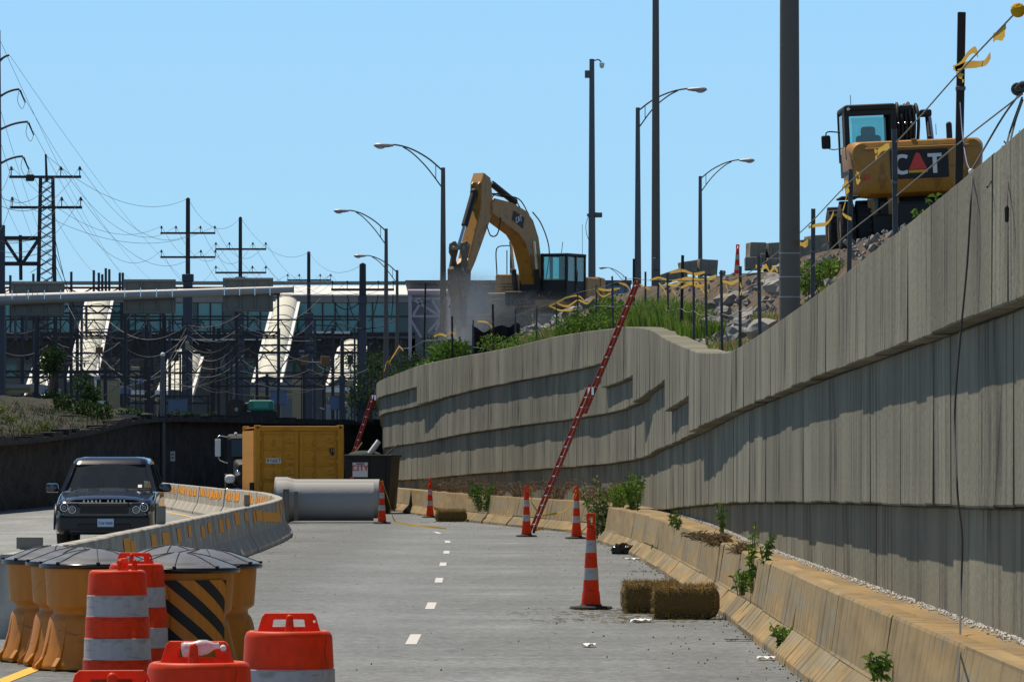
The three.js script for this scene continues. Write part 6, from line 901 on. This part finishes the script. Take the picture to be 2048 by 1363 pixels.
// ---------------------------------------------------------------- overhead sign arm with three sign backs
{
  const Z = 230, t = thing('sign_gantry', 'long tapering tubular sign arm reaching in from the left above the road', 'sign arm', [0, 0, 0]), a = at(-220, 607, Z), b = at(586, 578, Z);
  obj('arm_tube', bar(a, b, .27, 20, .135), M.galv, t); obj('arm_cap', bar(b, b.clone().add(V(.03, 0, 0)), .16, 16), M.galvDark, t); obj('arm_post', bar(V(a.x, 0, a.z), V(a.x, a.y + .4, a.z), .35, 18, .3), M.galv, t);
  for (const [p0, p1, y0, y1, l] of [[21, 128, 563, 632, 'leftmost grey back of a road sign on the overhead arm'], [246, 351, 558, 627, 'middle brownish back of a road sign on the overhead arm'], [445, 546, 555, 623, 'rightmost grey back of a road sign on the overhead arm']]) {
    const Zs = Z + .35, A = at(p0, y1, Zs), B = at(p1, y0, Zs), w = B.x - A.x, h = B.y - A.y, s = thing('overhead_sign', l, 'road sign', V((A.x + B.x) / 2, (A.y + B.y) / 2, -Zs), 0, 'sign backs on the arm');
    obj('sign_sheet', rb(w, h, .05, .02, 0, 0, -.05), M.signBack, s); for (const y of [-h / 2 + .08, h / 2 - .08]) obj('stiffener', rb(w - .1, .06, .07, .01, 0, y, .02), M.signBack, s); for (let k = 0; k < 4; k++) { obj('upright', rb(.05, h - .1, .07, .01, -w / 2 + .1 + k * (w - .2) / 3, 0, .03), M.signBack, s); obj('clamp', rb(.03, .36, .03, .008, -w / 2 + .1 + k * (w - .2) / 3, at(0, 590 - (p0 / 700) * 12, Zs).y - (A.y + B.y) / 2, .62), M.chrome, s); }
  }
}
// ---------------------------------------------------------------- ivy, bank plants, parked work truck with cable reel
{
  const iv = (l, px, py, Z, rx, ry, n) => { const p = at(px, py, Z), t = thing('ivy', l, 'ivy', p, 0, 'ivy on the left bank'), lob = Array.from({ length: 9 }, () => V(rr(-1, 1) * rx * .7, rr(0, 1) * ry, rr(-.4, .4))); obj('stem', lob.map(c => bar(V(0, -.3, 0), c, .025, 5)), M.brownPanel, t).userData.kind = 'stuff'; obj('foliage', leaves(n, i => { const c = lob[i % 9], d = V(rr(-1, 1), rr(-1, 1), rr(-1, 1)).normalize(); return [c.clone().addScaledVector(d, Math.sqrt(rnd()) * .42), d]; }, .15, .11, [...DEEP, GREEN[0]]), M.leaf, t); };
  iv('dark ivy climbing the foot of the lattice tower', 100, 800, 278, .8, 2.3, 1600); iv('dark ivy mass spilling down right of the lattice tower', 150, 850, 240, 1.1, 1.9, 2200); iv('ivy trailing over the stone wall top, lower right of the tower', 180, 870, 230, .9, 1.1, 1400); iv('low ivy on the stone wall top beside the notice board', 235, 850, 252, 1.3, .5, 1200); iv('sparse ivy on the stone wall top beyond the slim utility pole', 385, 856, 262, 1.4, .5, 900);
  { const pos = [], col = []; for (let i = 0; i < 9000; i++) { const Z = rr(135, 240), k = Math.pow(rnd(), 1.3) * .75, x = stoneX(Z) - .35 - 13 * k, y = lerp(stoneTop(Z) - .02, lerp(5.2, 4.4, sm(170, 230, Z)), sm(0, .8, k)) - .12, h = rr(.12, .42), c = [GREEN[2], DRY[2], DEEP[3], [.16, .12, .06]][Math.floor(rnd() * 4)], w = rr(.012, .03), a = rnd() * 6.3; for (const v of [[x - w, y, -Z], [x + w, y, -Z], [x + Math.cos(a) * h * .6, y + h, -Z + Math.sin(a) * h * .6]]) { pos.push(...v); col.push(...c); } } const g = new THREE.BufferGeometry(); g.setAttribute('position', new THREE.Float32BufferAttribute(pos, 3)); g.setAttribute('color', new THREE.Float32BufferAttribute(col, 3)); g.computeVertexNormals(); struct('grass', g, M.dry, 'stuff'); }
  for (let k = 0; k < 9; k++) { const Z = rr(150, 215), x = stoneX(Z) - rr(.4, 3.5); weed(`low scruffy weed on the left litter bank, ${ORD[k]} of the scattered weeds there`, V(x, lerp(stoneTop(Z), 4.6, clamp((stoneX(Z) - x) / 9, 0, 1)) - .1, -Z), rr(.3, .55), .5, 14, 260, .12, [...GREEN, ...DRY], 'weeds on the left bank'); }
}
{
  const Z = 196, t = thing('work_truck', 'work truck with big side mirror, mostly hidden behind the yellow container', 'truck', V(X(512, Z), .004, -Z), .05);
  const ring = (z, a, y0, y1, r) => rrect(a, a, y0, y1, r, 4).map(([x, y]) => V(x, y, z));
  obj('cab', loft([ring(-.9, .92, .9, 2.35, .12), ring(-1.0, 1.0, .8, 2.45, .14), ring(-2.6, 1.0, .8, 2.5, .12)], .6), M.machine, t); obj('bonnet', loft([ring(.55, .62, .75, 1.45, .12), ring(.3, .72, .7, 1.55, .14), ring(-.95, .8, .7, 1.65, .14)], .6), M.machine, t); obj('windscreen', bx(1.7, .62, .03, 0, 2.02, -.88, -.12), M.glassDark, t); obj('grille', rb(.9, .55, .05, .04, 0, 1.08, .56), M.chrome, t); for (let k = 0; k < 5; k++) obj('roof_marker', T(new THREE.SphereGeometry(.06, 8, 6), -.7 + k * .35, 2.5, -1.1), M.white, t); obj('bumper', rb(2.1, .25, .2, .05, 0, .5, .55), M.chrome, t);
  for (const s of [-1, 1]) { obj('fender', rb(.36, .3, .95, .13, s * .9, .95, -.0), M.white, t); const w = obj('wheel', new THREE.TorusGeometry(.36, .14, 10, 26).rotateY(Math.PI / 2).translate(s * .95, .5, -.05), M.rubber, t); obj('rim', cyl(.28, .28, .2, 18).translate(0, -.1, 0).rotateZ(1.571).translate(s * .95, .5, -.05), M.galv, w); const m = obj('mirror', rb(.2, .6, .06, .03, s * 1.32, 2.02, -.85), M.white, t); obj('mirror_bracket', [tube([V(s * .98, 2.4, -.9), V(s * 1.3, 2.42, -.85), V(s * 1.32, 2.3, -.85)], .02, 10, 5), tube([V(s * .98, 1.5, -.9), V(s * 1.25, 1.6, -.85), V(s * 1.32, 1.75, -.85)], .02, 10, 5)], M.chrome, m); obj('headlight', T(new THREE.SphereGeometry(.1, 12, 8).scale(1, 1, .5), s * .62, 1.15, .52), M.chrome, t); }
  obj('bed', rb(2.2, .2, 5, .04, 0, 1.0, -5.2), M.machine, t); for (const z of [-3.6, -6.6]) for (const s of [-1, 1]) obj('wheel', new THREE.TorusGeometry(.36, .14, 10, 26).rotateY(Math.PI / 2).translate(s * .95, .5, z), M.rubber, t);
  const Zr = 306, g = thing('cable_reel_machine', 'dark green winch machine with a brown cable reel, rising above the container', 'machine', V(X(500, Zr), 3.35, -Zr)); obj('hood', [rb(1.35, .62, 1.2, .14, .6, 1.05, 0)], M.greenPaint, g); obj('hood_face', rb(.85, .42, .05, .06, .62, 1.12, .62), phys(L(.05, .36, .25), .4), g); obj('chassis', [rb(2.0, .7, 1.4, .05, .55, .42, 0), rb(.12, 1.1, .12, .02, -.3, .6, .5)], M.black, g); obj('reel', [cyl(.58, .58, .07, 28).rotateX(1.571).translate(-.72, .86, .35), cyl(.42, .42, .5, 24).rotateX(1.571).translate(-.72, .86, 0)], M.reel, g); obj('reel_hub', cyl(.1, .1, .1, 12).rotateX(1.571).translate(-.72, .86, .42), M.galv, g); obj('outrigger', [bar(V(-1.3, 0, .4), V(-.8, .8, .3), .06), bar(V(-.2, 0, .4), V(-.65, .8, .3), .06)], M.black, g); obj('tank', rb(.35, .55, .6, .08, -.12, .95, .1), M.galvDark, g);
}
scene.traverse(o => { if (o.isMesh) o.castShadow = o.receiveShadow = true; });
renderer.render(scene, camera);
